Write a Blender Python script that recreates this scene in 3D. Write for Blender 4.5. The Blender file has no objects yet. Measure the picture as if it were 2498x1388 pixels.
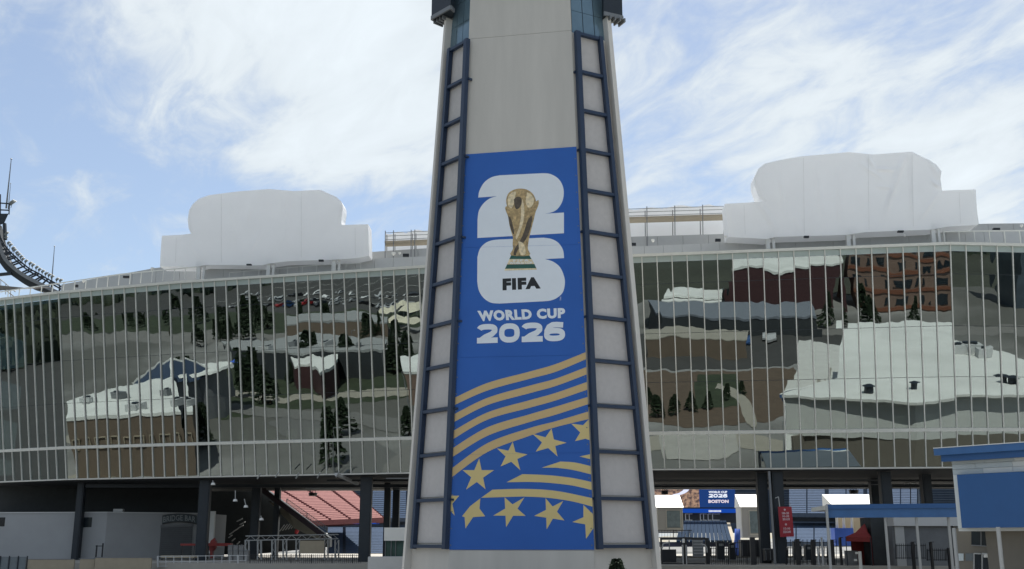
import bpy, bmesh, math, random
from mathutils import Vector as V
import numpy as np
random.seed(7)
R = math.radians
sc = bpy.context.scene
COL = sc.collection

# ------------------------------------------------------------------ camera, sky, sun, exposure
F, W0, H0, HOR = 2600.0, 2498.0, 1388.0, 1318.0
EYE = 5.0
PITCH = math.atan((HOR - H0 / 2) / F)
cam_d = bpy.data.cameras.new("camera")
cam_d.sensor_width = 36.0
cam_d.lens = 36.0 * F / W0
cam_d.clip_start = 0.3
cam_d.clip_end = 9000
cam = bpy.data.objects.new("camera", cam_d)
cam.location = (0, 0, EYE)
cam.rotation_euler = (R(90) + PITCH, 0, 0)
COL.objects.link(cam)
sc.camera = cam

SUN_EL, SUN_AZ = R(62), R(14)          # azimuth measured from +Y towards +X
sun_dir = V((math.sin(SUN_AZ) * math.cos(SUN_EL), math.cos(SUN_AZ) * math.cos(SUN_EL), math.sin(SUN_EL)))
sd = bpy.data.lights.new("sun", 'SUN')
sd.energy = 4.2
sd.angle = R(0.5)
sd.color = (1.0, 0.955, 0.88)
so = bpy.data.objects.new("sun", sd)
so.rotation_euler = sun_dir.to_track_quat('Z', 'Y').to_euler()
so.location = (0, 60, 120)
COL.objects.link(so)

vs = sc.view_settings
vs.view_transform = 'Standard'
vs.look = 'None'
vs.gamma = 1.0
vs.use_curve_mapping = False
vs.exposure = 0.70

world = bpy.data.worlds.new("World")
sc.world = world
world.use_nodes = True
nt = world.node_tree
nt.nodes.clear()


def N(t, typ, **kw):
    n = t.nodes.new(typ)
    for k, v in kw.items():
        if k.startswith('i_'):
            n.inputs[int(k[2:])].default_value = v
        else:
            setattr(n, k, v)
    return n


def mathn(t, op, a, b=None, c=None, clamp=False):
    n = t.nodes.new('ShaderNodeMath')
    n.operation = op
    n.use_clamp = clamp
    for i, x in enumerate((a, b, c)):
        if x is None:
            continue
        if isinstance(x, (int, float)):
            n.inputs[i].default_value = x
        else:
            t.links.new(x, n.inputs[i])
    return n.outputs[0]


def camray(px, py):
    a = (px - W0 / 2) / F
    b = (H0 / 2 - py) / F
    c, s = math.cos(PITCH), math.sin(PITCH)
    return V((a, c - b * s, s + b * c))


def build_sky():
    t = nt
    L = t.links.new
    sky = N(t, 'ShaderNodeTexSky', sky_type='NISHITA')
    sky.sun_disc = False
    sky.sun_elevation = SUN_EL
    sky.sun_rotation = SUN_AZ
    sky.air_density = 1.0
    sky.dust_density = 0.6
    sky.ozone_density = 0.9
    tc = N(t, 'ShaderNodeTexCoord')
    sep = N(t, 'ShaderNodeSeparateXYZ')
    L(tc.outputs['Generated'], sep.inputs[0])
    zz = mathn(t, 'ADD', mathn(t, 'MAXIMUM', sep.outputs[2], 0.0), 0.16)
    u = mathn(t, 'DIVIDE', sep.outputs[0], zz)
    v = mathn(t, 'DIVIDE', sep.outputs[1], zz)
    cb = N(t, 'ShaderNodeCombineXYZ')
    L(u, cb.inputs[0])
    L(v, cb.inputs[1])
    # streaky cirrus : stretched noise
    mr0 = N(t, 'ShaderNodeMapping')
    mr0.inputs['Rotation'].default_value = (0, 0, R(62))
    L(cb.outputs[0], mr0.inputs[0])
    mp = N(t, 'ShaderNodeMapping')
    mp.inputs['Scale'].default_value = (0.95, 1.45, 1)
    L(mr0.outputs[0], mp.inputs[0])
    n1 = N(t, 'ShaderNodeTexNoise')
    n1.inputs['Scale'].default_value = 1.15
    n1.inputs['Detail'].default_value = 10
    n1.inputs['Roughness'].default_value = 0.62
    n1.inputs['Distortion'].default_value = 0.9
    L(mp.outputs[0], n1.inputs['Vector'])
    n2 = N(t, 'ShaderNodeTexNoise')
    n2.inputs['Scale'].default_value = 0.75
    n2.inputs['Detail'].default_value = 4
    n2.inputs['Roughness'].default_value = 0.5
    L(cb.outputs[0], n2.inputs['Vector'])
    mp3 = N(t, 'ShaderNodeMapping')
    mp3.inputs['Scale'].default_value = (3.0, 5.6, 1)
    L(mr0.outputs[0], mp3.inputs[0])
    n3 = N(t, 'ShaderNodeTexNoise')
    n3.inputs['Scale'].default_value = 1.6
    n3.inputs['Detail'].default_value = 6
    n3.inputs['Roughness'].default_value = 0.6
    n3.inputs['Distortion'].default_value = 0.6
    L(mp3.outputs[0], n3.inputs['Vector'])
    base = mathn(t, 'ADD', mathn(t, 'MULTIPLY', n1.outputs[0], 0.66), mathn(t, 'MULTIPLY', n2.outputs[0], 0.10))
    base = mathn(t, 'ADD', base, mathn(t, 'MULTIPLY', n3.outputs[0], 0.52))
    # where the cloud banks and the blue gaps lie in this sky
    blobs = [((600, 90), 0.28, 0.17), ((900, 240), 0.17, 0.13), ((1950, 60), 0.24, 0.07), ((2200, 300), 0.20, 0.11),
             ((2450, 480), 0.10, 0.06), ((1650, 330), 0.10, 0.03),
             ((180, 430), 0.26, -0.16), ((700, 520), 0.20, -0.14), ((1000, 450), 0.10, -0.08),
             ((1600, 450), 0.10, -0.06), ((60, 60), 0.12, -0.05), ((2450, 180), 0.08, -0.06), ((1700, 560), 0.08, -0.03)]
    for (px, py), rad, amt in blobs:
        d = camray(px, py).normalized()
        dt = N(t, 'ShaderNodeVectorMath', operation='DISTANCE')
        L(tc.outputs['Generated'], dt.inputs[0])
        dt.inputs[1].default_value = d
        mr = N(t, 'ShaderNodeMapRange', interpolation_type='SMOOTHSTEP')
        mr.inputs[1].default_value = 0
        mr.inputs[2].default_value = rad
        mr.inputs[3].default_value = amt
        mr.inputs[4].default_value = 0
        L(dt.outputs['Value'], mr.inputs[0])
        base = mathn(t, 'ADD', base, mr.outputs[0])
    mr = N(t, 'ShaderNodeMapRange', interpolation_type='SMOOTHSTEP')
    mr.inputs[1].default_value = 0.53
    mr.inputs[2].default_value = 0.79
    L(base, mr.inputs[0])
    # brightness of the cloud itself varies with thickness
    cr = N(t, 'ShaderNodeMapRange')
    cr.inputs[1].default_value = 0.48
    cr.inputs[2].default_value = 0.95
    cr.inputs[3].default_value = 0.80
    cr.inputs[4].default_value = 1.08
    L(base, cr.inputs[0])
    cc = N(t, 'ShaderNodeMix', data_type='RGBA', blend_type='MULTIPLY')
    cc.inputs[0].default_value = 1
    cc.inputs[6].default_value = (SKYC[0], SKYC[1], SKYC[2], 1)
    L(cr.outputs[0], cc.inputs[7])
    # thin veil over the blue
    veil = N(t, 'ShaderNodeMix', data_type='RGBA')
    veil.inputs[0].default_value = 0.20
    L(sky.outputs[0], veil.inputs[6])
    veil.inputs[7].default_value = (SKYC[0] * .8, SKYC[1] * .8, SKYC[2] * .82, 1)
    mx = N(t, 'ShaderNodeMix', data_type='RGBA')
    L(mathn(t, 'MULTIPLY', mr.outputs[0], 0.93), mx.inputs[0])
    L(veil.outputs[2], mx.inputs[6])
    L(cc.outputs[2], mx.inputs[7])
    bg = N(t, 'ShaderNodeBackground')
    bg.inputs[1].default_value = 0.085
    L(mx.outputs[2], bg.inputs[0])
    out = N(t, 'ShaderNodeOutputWorld')
    L(bg.outputs[0], out.inputs[0])


SKYC = (6.05, 6.55, 6.85)
build_sky()

sc.cycles.max_bounces = 8
sc.cycles.transparent_max_bounces = 16
sc.cycles.use_denoising = True


# ------------------------------------------------------------------ pixel -> place helpers
def at(px, py, Y):
    r = camray(px, py)
    p = r * (Y / r.y)
    return V((p.x, p.y, p.z + EYE))


def onplane(px, py, q, n):
    r = camray(px, py)
    o = V((0, 0, EYE))
    return o + r * ((q - o).dot(n) / r.dot(n))


# ------------------------------------------------------------------ materials
MATS = {}


def mat(name, color, rough=0.6, metal=0.0, var=0.12, scale=1.5, bump=0.0, bscale=8.0, streak=False, spec=0.5, trans=0.0, var2=None):
    if name in MATS:
        return MATS[name]
    m = bpy.data.materials.new(name)
    m.use_nodes = True
    t = m.node_tree
    L = t.links.new
    b = t.nodes['Principled BSDF']
    b.inputs['Roughness'].default_value = rough
    b.inputs['Metallic'].default_value = metal
    b.inputs['Specular IOR Level'].default_value = spec
    geo = N(t, 'ShaderNodeNewGeometry')
    mp = N(t, 'ShaderNodeMapping')
    mp.inputs['Scale'].default_value = (1, 1, 0.12) if streak else (1, 1, 1)
    L(geo.outputs['Position'], mp.inputs[0])
    n = N(t, 'ShaderNodeTexNoise')
    n.inputs['Scale'].default_value = scale
    n.inputs['Detail'].default_value = 6
    n.inputs['Roughness'].default_value = 0.6
    L(mp.outputs[0], n.inputs['Vector'])
    mr = N(t, 'ShaderNodeMapRange')
    mr.inputs[1].default_value = 0.25
    mr.inputs[2].default_value = 0.75
    mr.inputs[3].default_value = 1 - var
    mr.inputs[4].default_value = 1 + var
    L(n.outputs[0], mr.inputs[0])
    mx = N(t, 'ShaderNodeMix', data_type='RGBA', blend_type='MULTIPLY')
    mx.inputs[0].default_value = 1
    c = (color[0], color[1], color[2], 1)
    mx.inputs[6].default_value = c
    L(mr.outputs[0], mx.inputs[7])
    src = mx.outputs[2]
    if var2:
        n2 = N(t, 'ShaderNodeTexNoise')
        n2.inputs['Scale'].default_value = var2[1]
        n2.inputs['Detail'].default_value = 3
        L(geo.outputs['Position'], n2.inputs['Vector'])
        m2 = N(t, 'ShaderNodeMapRange')
        m2.inputs[1].default_value = 0.45
        m2.inputs[2].default_value = 0.6
        L(n2.outputs[0], m2.inputs[0])
        mm = N(t, 'ShaderNodeMix', data_type='RGBA')
        L(m2.outputs[0], mm.inputs[0])
        L(src, mm.inputs[6])
        mm.inputs[7].default_value = (*var2[0], 1)
        src = mm.outputs[2]
    L(src, b.inputs['Base Color'])
    if bump > 0:
        nb = N(t, 'ShaderNodeTexNoise')
        nb.inputs['Scale'].default_value = bscale
        nb.inputs['Detail'].default_value = 5
        L(mp.outputs[0], nb.inputs['Vector'])
        bm_ = N(t, 'ShaderNodeBump')
        bm_.inputs['Strength'].default_value = 1
        bm_.inputs['Distance'].default_value = bump
        L(nb.outputs[0], bm_.inputs['Height'])
        L(bm_.outputs[0], b.inputs['Normal'])
    if trans > 0:
        tr = N(t, 'ShaderNodeBsdfTranslucent')
        L(src, tr.inputs[0])
        ms = N(t, 'ShaderNodeMixShader')
        ms.inputs[0].default_value = trans
        L(b.outputs[0], ms.inputs[1])
        L(tr.outputs[0], ms.inputs[2])
        L(ms.outputs[0], t.nodes['Material Output'].inputs[0])
    MATS[name] = m
    return m


def emit(name, color, strength, noise=None):
    if name in MATS:
        return MATS[name]
    m = bpy.data.materials.new(name)
    m.use_nodes = True
    t = m.node_tree
    t.nodes.remove(t.nodes['Principled BSDF'])
    e = N(t, 'ShaderNodeEmission')
    e.inputs[0].default_value = (*color, 1)
    e.inputs[1].default_value = strength
    if noise:
        geo = N(t, 'ShaderNodeNewGeometry')
        n = N(t, 'ShaderNodeTexNoise')
        n.inputs['Scale'].default_value = noise[1]
        n.inputs['Detail'].default_value = 6
        t.links.new(geo.outputs['Position'], n.inputs['Vector'])
        mx = N(t, 'ShaderNodeMix', data_type='RGBA')
        mr = N(t, 'ShaderNodeMapRange')
        mr.inputs[1].default_value = 0.42
        mr.inputs[2].default_value = 0.6
        t.links.new(n.outputs[0], mr.inputs[0])
        t.links.new(mr.outputs[0], mx.inputs[0])
        mx.inputs[6].default_value = (*color, 1)
        mx.inputs[7].default_value = (*noise[0], 1)
        t.links.new(mx.outputs[2], e.inputs[0])
    t.links.new(e.outputs[0], t.nodes['Material Output'].inputs[0])
    MATS[name] = m
    return m


def glass_mat(name, refl, trans, wob=1.0):
    m = bpy.data.materials.new(name)
    m.use_nodes = True
    t = m.node_tree
    L = t.links.new
    t.nodes.remove(t.nodes['Principled BSDF'])
    g = N(t, 'ShaderNodeBsdfGlossy')
    g.inputs['Color'].default_value = (*refl, 1)
    g.inputs['Roughness'].default_value = 0.0
    geo = N(t, 'ShaderNodeNewGeometry')
    mp = N(t, 'ShaderNodeMapping')
    mp.inputs['Scale'].default_value = (1, 1, 0.55)
    L(geo.outputs['Position'], mp.inputs[0])
    n = N(t, 'ShaderNodeTexNoise')
    n.inputs['Scale'].default_value = 0.22
    n.inputs['Detail'].default_value = 2.5
    n.inputs['Roughness'].default_value = 0.42
    L(mp.outputs[0], n.inputs['Vector'])
    bm_ = N(t, 'ShaderNodeBump')
    bm_.inputs['Strength'].default_value = 1
    bm_.inputs['Distance'].default_value = 0.028 * wob
    L(n.outputs[0], bm_.inputs['Height'])
    L(bm_.outputs[0], g.inputs['Normal'])
    tr = N(t, 'ShaderNodeBsdfTransparent')
    tr.inputs[0].default_value = (*trans, 1)
    ad = N(t, 'ShaderNodeAddShader')
    L(g.outputs[0], ad.inputs[0])
    L(tr.outputs[0], ad.inputs[1])
    L(ad.outputs[0], t.nodes['Material Output'].inputs[0])
    MATS[name] = m
    return m


conc = mat('tower_concrete', (0.58, 0.55, 0.50), 0.8, var=0.09, scale=0.55, bump=0.004, bscale=3, streak=True)
concp = mat('concrete_panel', (0.54, 0.51, 0.49), 0.85, var=0.06, scale=2.5, bump=0.01, bscale=14)
concf = mat('pale_concrete', (0.66, 0.63, 0.58), 0.8, var=0.05, scale=0.5, streak=True)
steelb = mat('blue_grey_steel', (0.014, 0.032, 0.072), 0.45, 0.0, var=0.1, scale=1.0)
white = mat('white_paint', (0.74, 0.74, 0.71), 0.45, var=0.04)
alu = mat('anodised_aluminium', (0.70, 0.70, 0.65), 0.4, 0.1, var=0.05)
dark = mat('dark_steel', (0.012, 0.019, 0.028), 0.5, var=0.15)
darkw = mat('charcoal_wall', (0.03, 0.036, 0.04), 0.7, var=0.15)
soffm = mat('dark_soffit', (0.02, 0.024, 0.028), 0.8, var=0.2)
black = mat('black_metal', (0.008, 0.010, 0.014), 0.4, var=0.1)
grey = mat('grey_cladding', (0.40, 0.41, 0.41), 0.6, var=0.04)
greyl = mat('light_grey_cladding', (0.50, 0.51, 0.51), 0.6, var=0.04)
greyd = mat('mid_grey_metal', (0.18, 0.19, 0.20), 0.5, var=0.08)
tarp = mat('white_tarpaulin', (0.90, 0.91, 0.92), 0.6, var=0.02, scale=0.4, bump=0.05, bscale=0.7, trans=0.26)
span = mat('spandrel_glass', (0.42, 0.49, 0.47), 0.15, var=0.05)
blue = mat('royal_blue_panel', (0.020, 0.095, 0.27), 0.45, var=0.06, scale=0.8)
bluel = mat('blue_fascia', (0.04, 0.13, 0.32), 0.5, var=0.1, scale=1.2)
roofw = mat('white_roof_membrane', (0.70, 0.71, 0.68), 0.7, var=0.14, scale=0.12)
brown = mat('brown_cladding', (0.15, 0.115, 0.085), 0.7, var=0.1, scale=0.4)
brick = mat('red_brick', (0.19, 0.075, 0.042), 0.8, var=0.2, scale=0.5)
brickp = mat('pale_brick', (0.20, 0.135, 0.105), 0.8, var=0.15, scale=0.5)
maroon = mat('maroon_wall', (0.055, 0.022, 0.024), 0.7, var=0.1)
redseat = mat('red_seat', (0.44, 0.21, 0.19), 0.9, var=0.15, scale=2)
redstep = mat('dark_red_step', (0.16, 0.05, 0.05), 0.7, var=0.15, scale=2)  # dark red of the treads and risers
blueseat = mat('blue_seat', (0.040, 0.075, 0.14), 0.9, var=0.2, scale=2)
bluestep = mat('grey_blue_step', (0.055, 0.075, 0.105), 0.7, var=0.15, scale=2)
asph = mat('asphalt', (0.05, 0.05, 0.048), 0.9, var=0.2, scale=0.15)
pave = mat('paving', (0.22, 0.205, 0.175), 0.85, var=0.1, scale=0.3)
concfloor = mat('concourse_concrete', (0.36, 0.34, 0.30), 0.8, var=0.08, scale=0.4)
grass = mat('grass', (0.030, 0.042, 0.020), 0.95, var=0.35, scale=0.3)
needle = mat('conifer_needles', (0.022, 0.040, 0.018), 0.9, var=0.5, scale=3)
bark = mat('bark', (0.07, 0.05, 0.035), 0.9, var=0.2)
winm = mat('window_glass_dark', (0.02, 0.028, 0.035), 0.12, var=0.05)
tanp = mat('tan_board', (0.36, 0.31, 0.23), 0.8, var=0.08)
sred = mat('red_sign_paint', (0.34, 0.016, 0.028), 0.5, var=0.08)
redt = mat('red_canvas', (0.17, 0.012, 0.010), 0.7, var=0.1)
gold = mat('gold_print', (0.66, 0.47, 0.22), 0.6, var=0.02)
gold2 = mat('pale_gold_print', (0.74, 0.58, 0.25), 0.6, var=0.02)
bannerm = mat('blue_banner_vinyl', (0.022, 0.122, 0.46), 0.62, var=0.06, scale=0.25)
wprint = mat('white_print', (0.82, 0.86, 0.90), 0.5, var=0.02)
bprint = mat('black_print', (0.012, 0.013, 0.014), 0.5, var=0.02)
lantern = mat('lantern_glass', (0.16, 0.24, 0.29), 0.08, 0.3, var=0.15, scale=0.5)
lampm = mat('floodlight_housing', (0.15, 0.165, 0.155), 0.5, var=0.1)
pane_m = glass_mat('facade_glass', (0.238, 0.266, 0.262), (0.13, 0.16, 0.16), 1.0)


# ------------------------------------------------------------------ object helpers
class MB:
    def __init__(s):
        s.v = []
        s.f = []

    def quad(s, a, b, c, d):
        i = len(s.v)
        s.v += [V(a), V(b), V(c), V(d)]
        s.f.append((i, i + 1, i + 2, i + 3))

    def poly(s, pts):
        i = len(s.v)
        s.v += [V(p) for p in pts]
        s.f.append(tuple(range(i, i + len(pts))))

    def hexa(s, p):          # 8 points: bottom loop 0-3, top loop 4-7
        i = len(s.v)
        s.v += [V(x) for x in p]
        for f in ((0, 3, 2, 1), (4, 5, 6, 7), (0, 1, 5, 4), (1, 2, 6, 5), (2, 3, 7, 6), (3, 0, 4, 7)):
            s.f.append(tuple(i + k for k in f))

    def box(s, x0, x1, y0, y1, z0, z1):
        s.hexa([(x0, y0, z0), (x1, y0, z0), (x1, y1, z0), (x0, y1, z0), (x0, y0, z1), (x1, y0, z1), (x1, y1, z1), (x0, y1, z1)])

    def pbox(s, px0, py0, px1, py1, Y, d):      # box whose near face spans the given outline at depth Y
        ym = (py0 + py1) / 2
        a = at(px0, ym, Y)
        b = at(px1, ym, Y)
        s.box(a.x, b.x, Y, Y + d, at((px0 + px1) / 2, py1, Y).z, at((px0 + px1) / 2, py0, Y).z)

    def beam(s, p, q, a, b):   # p->q with half-extents vectors a, b
        p, q, a, b = V(p), V(q), V(a), V(b)
        s.hexa([p - a - b, p + a - b, p + a + b, p - a + b, q - a - b, q + a - b, q + a + b, q - a + b])

    def bar(s, p, q, w, h=None, up=None):
        p, q = V(p), V(q)
        h = h or w
        d = (q - p).normalized()
        up = V(up) if up else (V((0, 0, 1)) if abs(d.z) < 0.9 else V((0, 1, 0)))
        a = d.cross(up).normalized()
        b = a.cross(d).normalized()
        s.beam(p, q, a * w / 2, b * h / 2)

    def tube(s, p, q, r, n=8, r2=None):
        p, q = V(p), V(q)
        r2 = r if r2 is None else r2
        d = (q - p).normalized()
        up = V((0, 0, 1)) if abs(d.z) < 0.9 else V((0, 1, 0))
        a = d.cross(up).normalized()
        b = a.cross(d)
        i = len(s.v)
        for k in range(n):
            t = 2 * math.pi * k / n
            o = a * math.cos(t) + b * math.sin(t)
            s.v += [p + o * r, q + o * r2]
        for k in range(n):
            j = (k + 1) % n
            s.f.append((i + 2 * k, i + 2 * j, i + 2 * j + 1, i + 2 * k + 1))
        s.f.append(tuple(i + 2 * k for k in range(n))[::-1])
        s.f.append(tuple(i + 2 * k + 1 for k in range(n)))

    def prism(s, pts, z0, z1):      # plan polygon, vertical walls
        n = len(pts)
        i = len(s.v)
        s.v += [V((p[0], p[1], z0)) for p in pts] + [V((p[0], p[1], z1)) for p in pts]
        s.f.append(tuple(range(i, i + n))[::-1])
        s.f.append(tuple(range(i + n, i + 2 * n)))
        for k in range(n):
            j = (k + 1) % n
            s.f.append((i + k, i + j, i + n + j, i + n + k))

    def extrude(s, pts, d):         # closed 3-D outline and thickness vector
        d = V(d)
        n = len(pts)
        i = len(s.v)
        s.v += [V(p) for p in pts] + [V(p) + d for p in pts]
        s.f.append(tuple(range(i, i + n)))
        s.f.append(tuple(range(i + n, i + 2 * n))[::-1])
        for k in range(n):
            j = (k + 1) % n
            s.f.append((i + k, i + n + k, i + n + j, i + j))

    def build(s, name, m, parent=None, smooth=False):
        me = bpy.data.meshes.new(name)
        off = parent.matrix_world.translation if parent else V((0, 0, 0))
        off = OFF.get(parent.name, V((0, 0, 0))) if parent else off
        me.from_pydata([tuple(p - off) for p in s.v], [], s.f)
        bm = bmesh.new()
        bm.from_mesh(me)
        bmesh.ops.recalc_face_normals(bm, faces=bm.faces)
        bm.to_mesh(me)
        bm.free()
        me.materials.append(m)
        if smooth:
            for p in me.polygons:
                p.use_smooth = True
        o = bpy.data.objects.new(name, me)
        COL.objects.link(o)
        if parent:
            o.parent = parent
            OFF[o.name] = off
        return o


OFF = {}


def thing(name, label, cat, loc=(0, 0, 0), group=None):
    o = bpy.data.objects.new(name, None)
    o.empty_display_size = 0.3
    o.location = loc
    COL.objects.link(o)
    OFF[o.name] = V(loc)
    o['label'] = label
    o['category'] = cat
    if group:
        o['group'] = group
    return o


def tag(o, label, cat, group=None):
    o['label'] = label
    o['category'] = cat
    if group:
        o['group'] = group
    return o


def struct(o):
    o['kind'] = 'structure'
    return o


def stuff(o):
    o['kind'] = 'stuff'
    return o


def copy_tree(o, loc=None, rz=None, scale=None, label=None, parent=None):
    c = o.copy()
    COL.objects.link(c)
    if parent:
        c.parent = parent
    OFF[c.name] = V((0, 0, 0))
    if loc:
        c.location = loc
    if rz is not None:
        c.rotation_euler.z = rz
    if scale:
        c.scale = (scale,) * 3
    if label:
        c['label'] = label
    for ch in list(o.children):
        copy_tree(ch, parent=c)
    return c


def text_mesh(body, mapf, name, m, parent, bold=0.03, spacing=1.0):
    """built-in font -> mesh; unit box (0..1, 0..1) is mapped through mapf(u, v)"""
    cu = bpy.data.curves.new('lettering_curve', 'FONT')
    cu.body = body
    cu.offset = bold
    cu.space_character = spacing
    cu.resolution_u = 3
    to = bpy.data.objects.new('lettering_curve', cu)
    COL.objects.link(to)
    bpy.context.view_layer.update()
    dg = bpy.context.evaluated_depsgraph_get()
    me0 = bpy.data.meshes.new_from_object(to.evaluated_get(dg))
    vs_ = [v.co.copy() for v in me0.vertices]
    fs = [tuple(p.vertices) for p in me0.polygons]
    bpy.data.objects.remove(to)
    bpy.data.meshes.remove(me0)
    x0 = min(v.x for v in vs_)
    x1 = max(v.x for v in vs_)
    y0 = min(v.y for v in vs_)
    y1 = max(v.y for v in vs_)
    mb = MB()
    mb.v = [mapf((v.x - x0) / (x1 - x0), (v.y - y0) / (y1 - y0)) for v in vs_]
    mb.f = fs
    o = mb.build(name, m, parent)
    return o


def quadmap(tl, tr, br, bl):
    tl, tr, br, bl = V(tl), V(tr), V(br), V(bl)
    return lambda u, v: (bl * (1 - u) + br * u) * (1 - v) + (tl * (1 - u) + tr * u) * v


# ------------------------------------------------------------------ FACADE geometry
JO = [(-66, 132.5, 21.5), (-51.2, 124.4, 21.0), (-36, 120, 21.15), (3.4, 108, 20.6), (42.9, 103.8, 21.05), (62, 102.9, 20.4)]
ZB = 6.9 + EYE


def jn(a, b):
    dx, dy = b[0] - a[0], b[1] - a[1]
    l = math.hypot(dx, dy)
    return V((dy / l, -dx / l, 0))


BT = []
for i in range(len(JO)):
    e = [jn(JO[a], JO[a + 1]) for a in (i - 1, i) if 0 <= a < len(JO) - 1]
    n = sum(e, V((0, 0, 0))).normalized()
    k = 1 / n.dot(e[0])
    h = JO[i][2]
    t_ = math.tan(R(10.5)) * h * k
    BT.append((V((JO[i][0], JO[i][1], ZB)), V((JO[i][0] + n.x * t_, JO[i][1] + n.y * t_, ZB + h))))


def fpt(seg, u, v, out=0.0):
    B0, T0 = BT[seg]
    B1, T1 = BT[seg + 1]
    p = (B0 * (1 - u) + B1 * u) * (1 - v) + (T0 * (1 - u) + T1 * u) * v
    if out:
        p = p + fn(seg) * out
    return p


def fn(seg):
    B0, T0 = BT[seg]
    B1, T1 = BT[seg + 1]
    n = (B1 - B0).cross((T0 + T1 - B0 - B1)).normalized()
    if n.y > 0:
        n = -n
    return n


def refl(px, py, z):
    """the place at height z that shows at this spot of the mirror facade"""
    r = camray(px, py).normalized()
    o = V((0, 0, EYE))
    for i in range(5):
        n = fn(i)
        q = fpt(i, .5, .5)
        t = (q - o).dot(n) / r.dot(n)
        p = o + r * t
        v = (p.z - ZB) / 21
        x0 = BT[i][0].x + (BT[i][1].x - BT[i][0].x) * v
        x1 = BT[i + 1][0].x + (BT[i + 1][1].x - BT[i + 1][0].x) * v
        if x0 <= p.x <= x1 or i == 4:
            d = r - n * (2 * r.dot(n))
            return p + d * ((z - p.z) / d.z)


# ================================================================== GROUND
mb = MB()
mb.quad((-3500, -3500, 0), (3500, -3500, 0), (3500, 3500, 0), (-3500, 3500, 0))
struct(mb.build('ground', mat('ground_cover', (0.235, 0.233, 0.225), .95, var=.3, scale=.12, var2=((.10, .10, .09), .012))))

# concourse slab (on which the stadium gate stands)
mb = MB()
mb.prism([(-85, 121), (-55, 114), (-30, 108), (5, 100), (20, 97), (70, 96), (70, 178), (-85, 190)], 0.004, 2.8)
struct(mb.build('concourse_floor', concfloor))


def proj(p):
    p = V(p) - V((0, 0, EYE))
    c, s = math.cos(PITCH), math.sin(PITCH)
    d = p.y * c + p.z * s
    u = -p.y * s + p.z * c
    return W0 / 2 + F * p.x / d, H0 / 2 - F * u / d


# ================================================================== STADIUM ENTRANCE BUILDING
st = thing('stadium_building', 'long curved stadium front with leaning mirror glass curtain wall behind the tower', 'stadium', (0, 106, 0))
NB = [11, 11, 29, 27, 13]
ROWS = [(0.0, .166, 'glass_pane'), (.166, .403, 'glass_pane'), (.403, .633, 'glass_pane'), (.633, .868, 'glass_pane'),
        (.868, .972, 'clerestory_pane'), (.972, 1.0, 'spandrel_panel')]
hid = MB()
for s in range(5):
    nb = NB[s]
    n = fn(s)
    for b in range(nb):
        u0, u1 = b / nb, (b + 1) / nb
        px = proj(fpt(s, (u0 + u1) / 2, .5))[0]
        pxt = proj(fpt(s, (u0 + u1) / 2, 1))[0]
        if px < -60 and s == 0 and b < 3:
            continue
        hidden = 1120 < px < 1490 or px > 2560
        for r0, r1, nm in ROWS:
            q = [fpt(s, u0, r0), fpt(s, u1, r0), fpt(s, u1, r1), fpt(s, u0, r1)]
            ex = (q[1] - q[0]).normalized() * 0.04
            ey = (q[3] - q[0]).normalized() * 0.012
            w = [random.uniform(-.0038, .0038) for _ in range(3)]
            q = [q[0] + ex + ey + n * w[0], q[1] - ex + ey + n * w[1], q[2] - ex - ey + n * w[2], q[3] + ex - ey + n * (w[0] + w[2] - w[1])]
            q2 = [p - n * 0.03 for p in q]
            if hidden and nm != 'spandrel_panel':
                hid.hexa(q2 + q)
            else:
                m = MB()
                m.hexa(q2 + q)
                m.build(nm, span if nm == 'spandrel_panel' else pane_m, st)
    for b in range(nb + (1 if s == 4 else 0)):
        u = b / nb
        px = proj(fpt(s, u, .5))[0]
        if s == 0 and b < 3:
            continue
        m = MB()
        p, q = fpt(s, u, -0.002, .06), fpt(s, u, 1.0, .06)
        ex = (fpt(s, 1, .5) - fpt(s, 0, .5)).normalized()
        m.beam(p, q, ex * .044, n * .08)
        m.build('mullion', alu, st)
stuff(hid.build('glass_pane', pane_m, st))
for s in range(5):
    n = fn(s)
    up = (fpt(s, 0, 1) - fpt(s, 0, 0)).normalized()
    m = MB()
    m.beam(fpt(s, 0, .166, .09), fpt(s, 1, .166, .09), up * .16, n * .09)
    m.build('transom', alu, st)
    m = MB()
    m.beam(fpt(s, 0, 1.0, -.05) + up * .14, fpt(s, 1, 1.0, -.05) + up * .14, up * .14, n * .28)
    m.build('coping', alu, st)
    m = MB()
    m.beam(fpt(s, 0, 0, -.02) - up * .08, fpt(s, 1, 0, -.02) - up * .08, up * .07, n * .12)
    m.build('sill', alu, st)
    m = MB()
    for v_ in (.403, .633, .868):
        m.beam(fpt(s, 0, v_, .0), fpt(s, 1, v_, .0), up * .02, n * .02)
    m.build('joint_line', dark, st)

# body behind the glass : floors, rear wall, roof deck
inner = [(p[0].x, p[0].y + 1.2) for p in BT]
back = [(66, 143), (-66, 153)]
m = MB()
m.prism(inner + back, ZB + 3.3, ZB + 3.6)
m.prism([(x, y - .6) for x, y in inner] + back, ZB + 8.3, ZB + 8.7)
m.prism([(x, y - 1.6) for x, y in inner] + back, ZB + 13.2, ZB + 13.6)
m.build('floor_slab', darkw, st)
m = MB()
m.prism([(x, y + 9) for x, y in inner] + [(x, y + 9.4) for x, y in inner[::-1]], ZB + .1, ZB + 20)
m.build('inner_wall', darkw, st)
m = MB()
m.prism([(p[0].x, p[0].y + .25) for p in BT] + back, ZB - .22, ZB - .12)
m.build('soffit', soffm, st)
m = MB()
m.prism([(p[1].x, p[1].y + .6) for p in BT] + back, ZB + 19.6, ZB + 20.2)
m.build('roof_deck', grey, st)
m = MB()
m.prism([(66, 143), (66.4, 143.2), (-66, 153.4), (-66, 153)], ZB - .22, ZB + 21)
m.build('rear_wall', grey, st)
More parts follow.
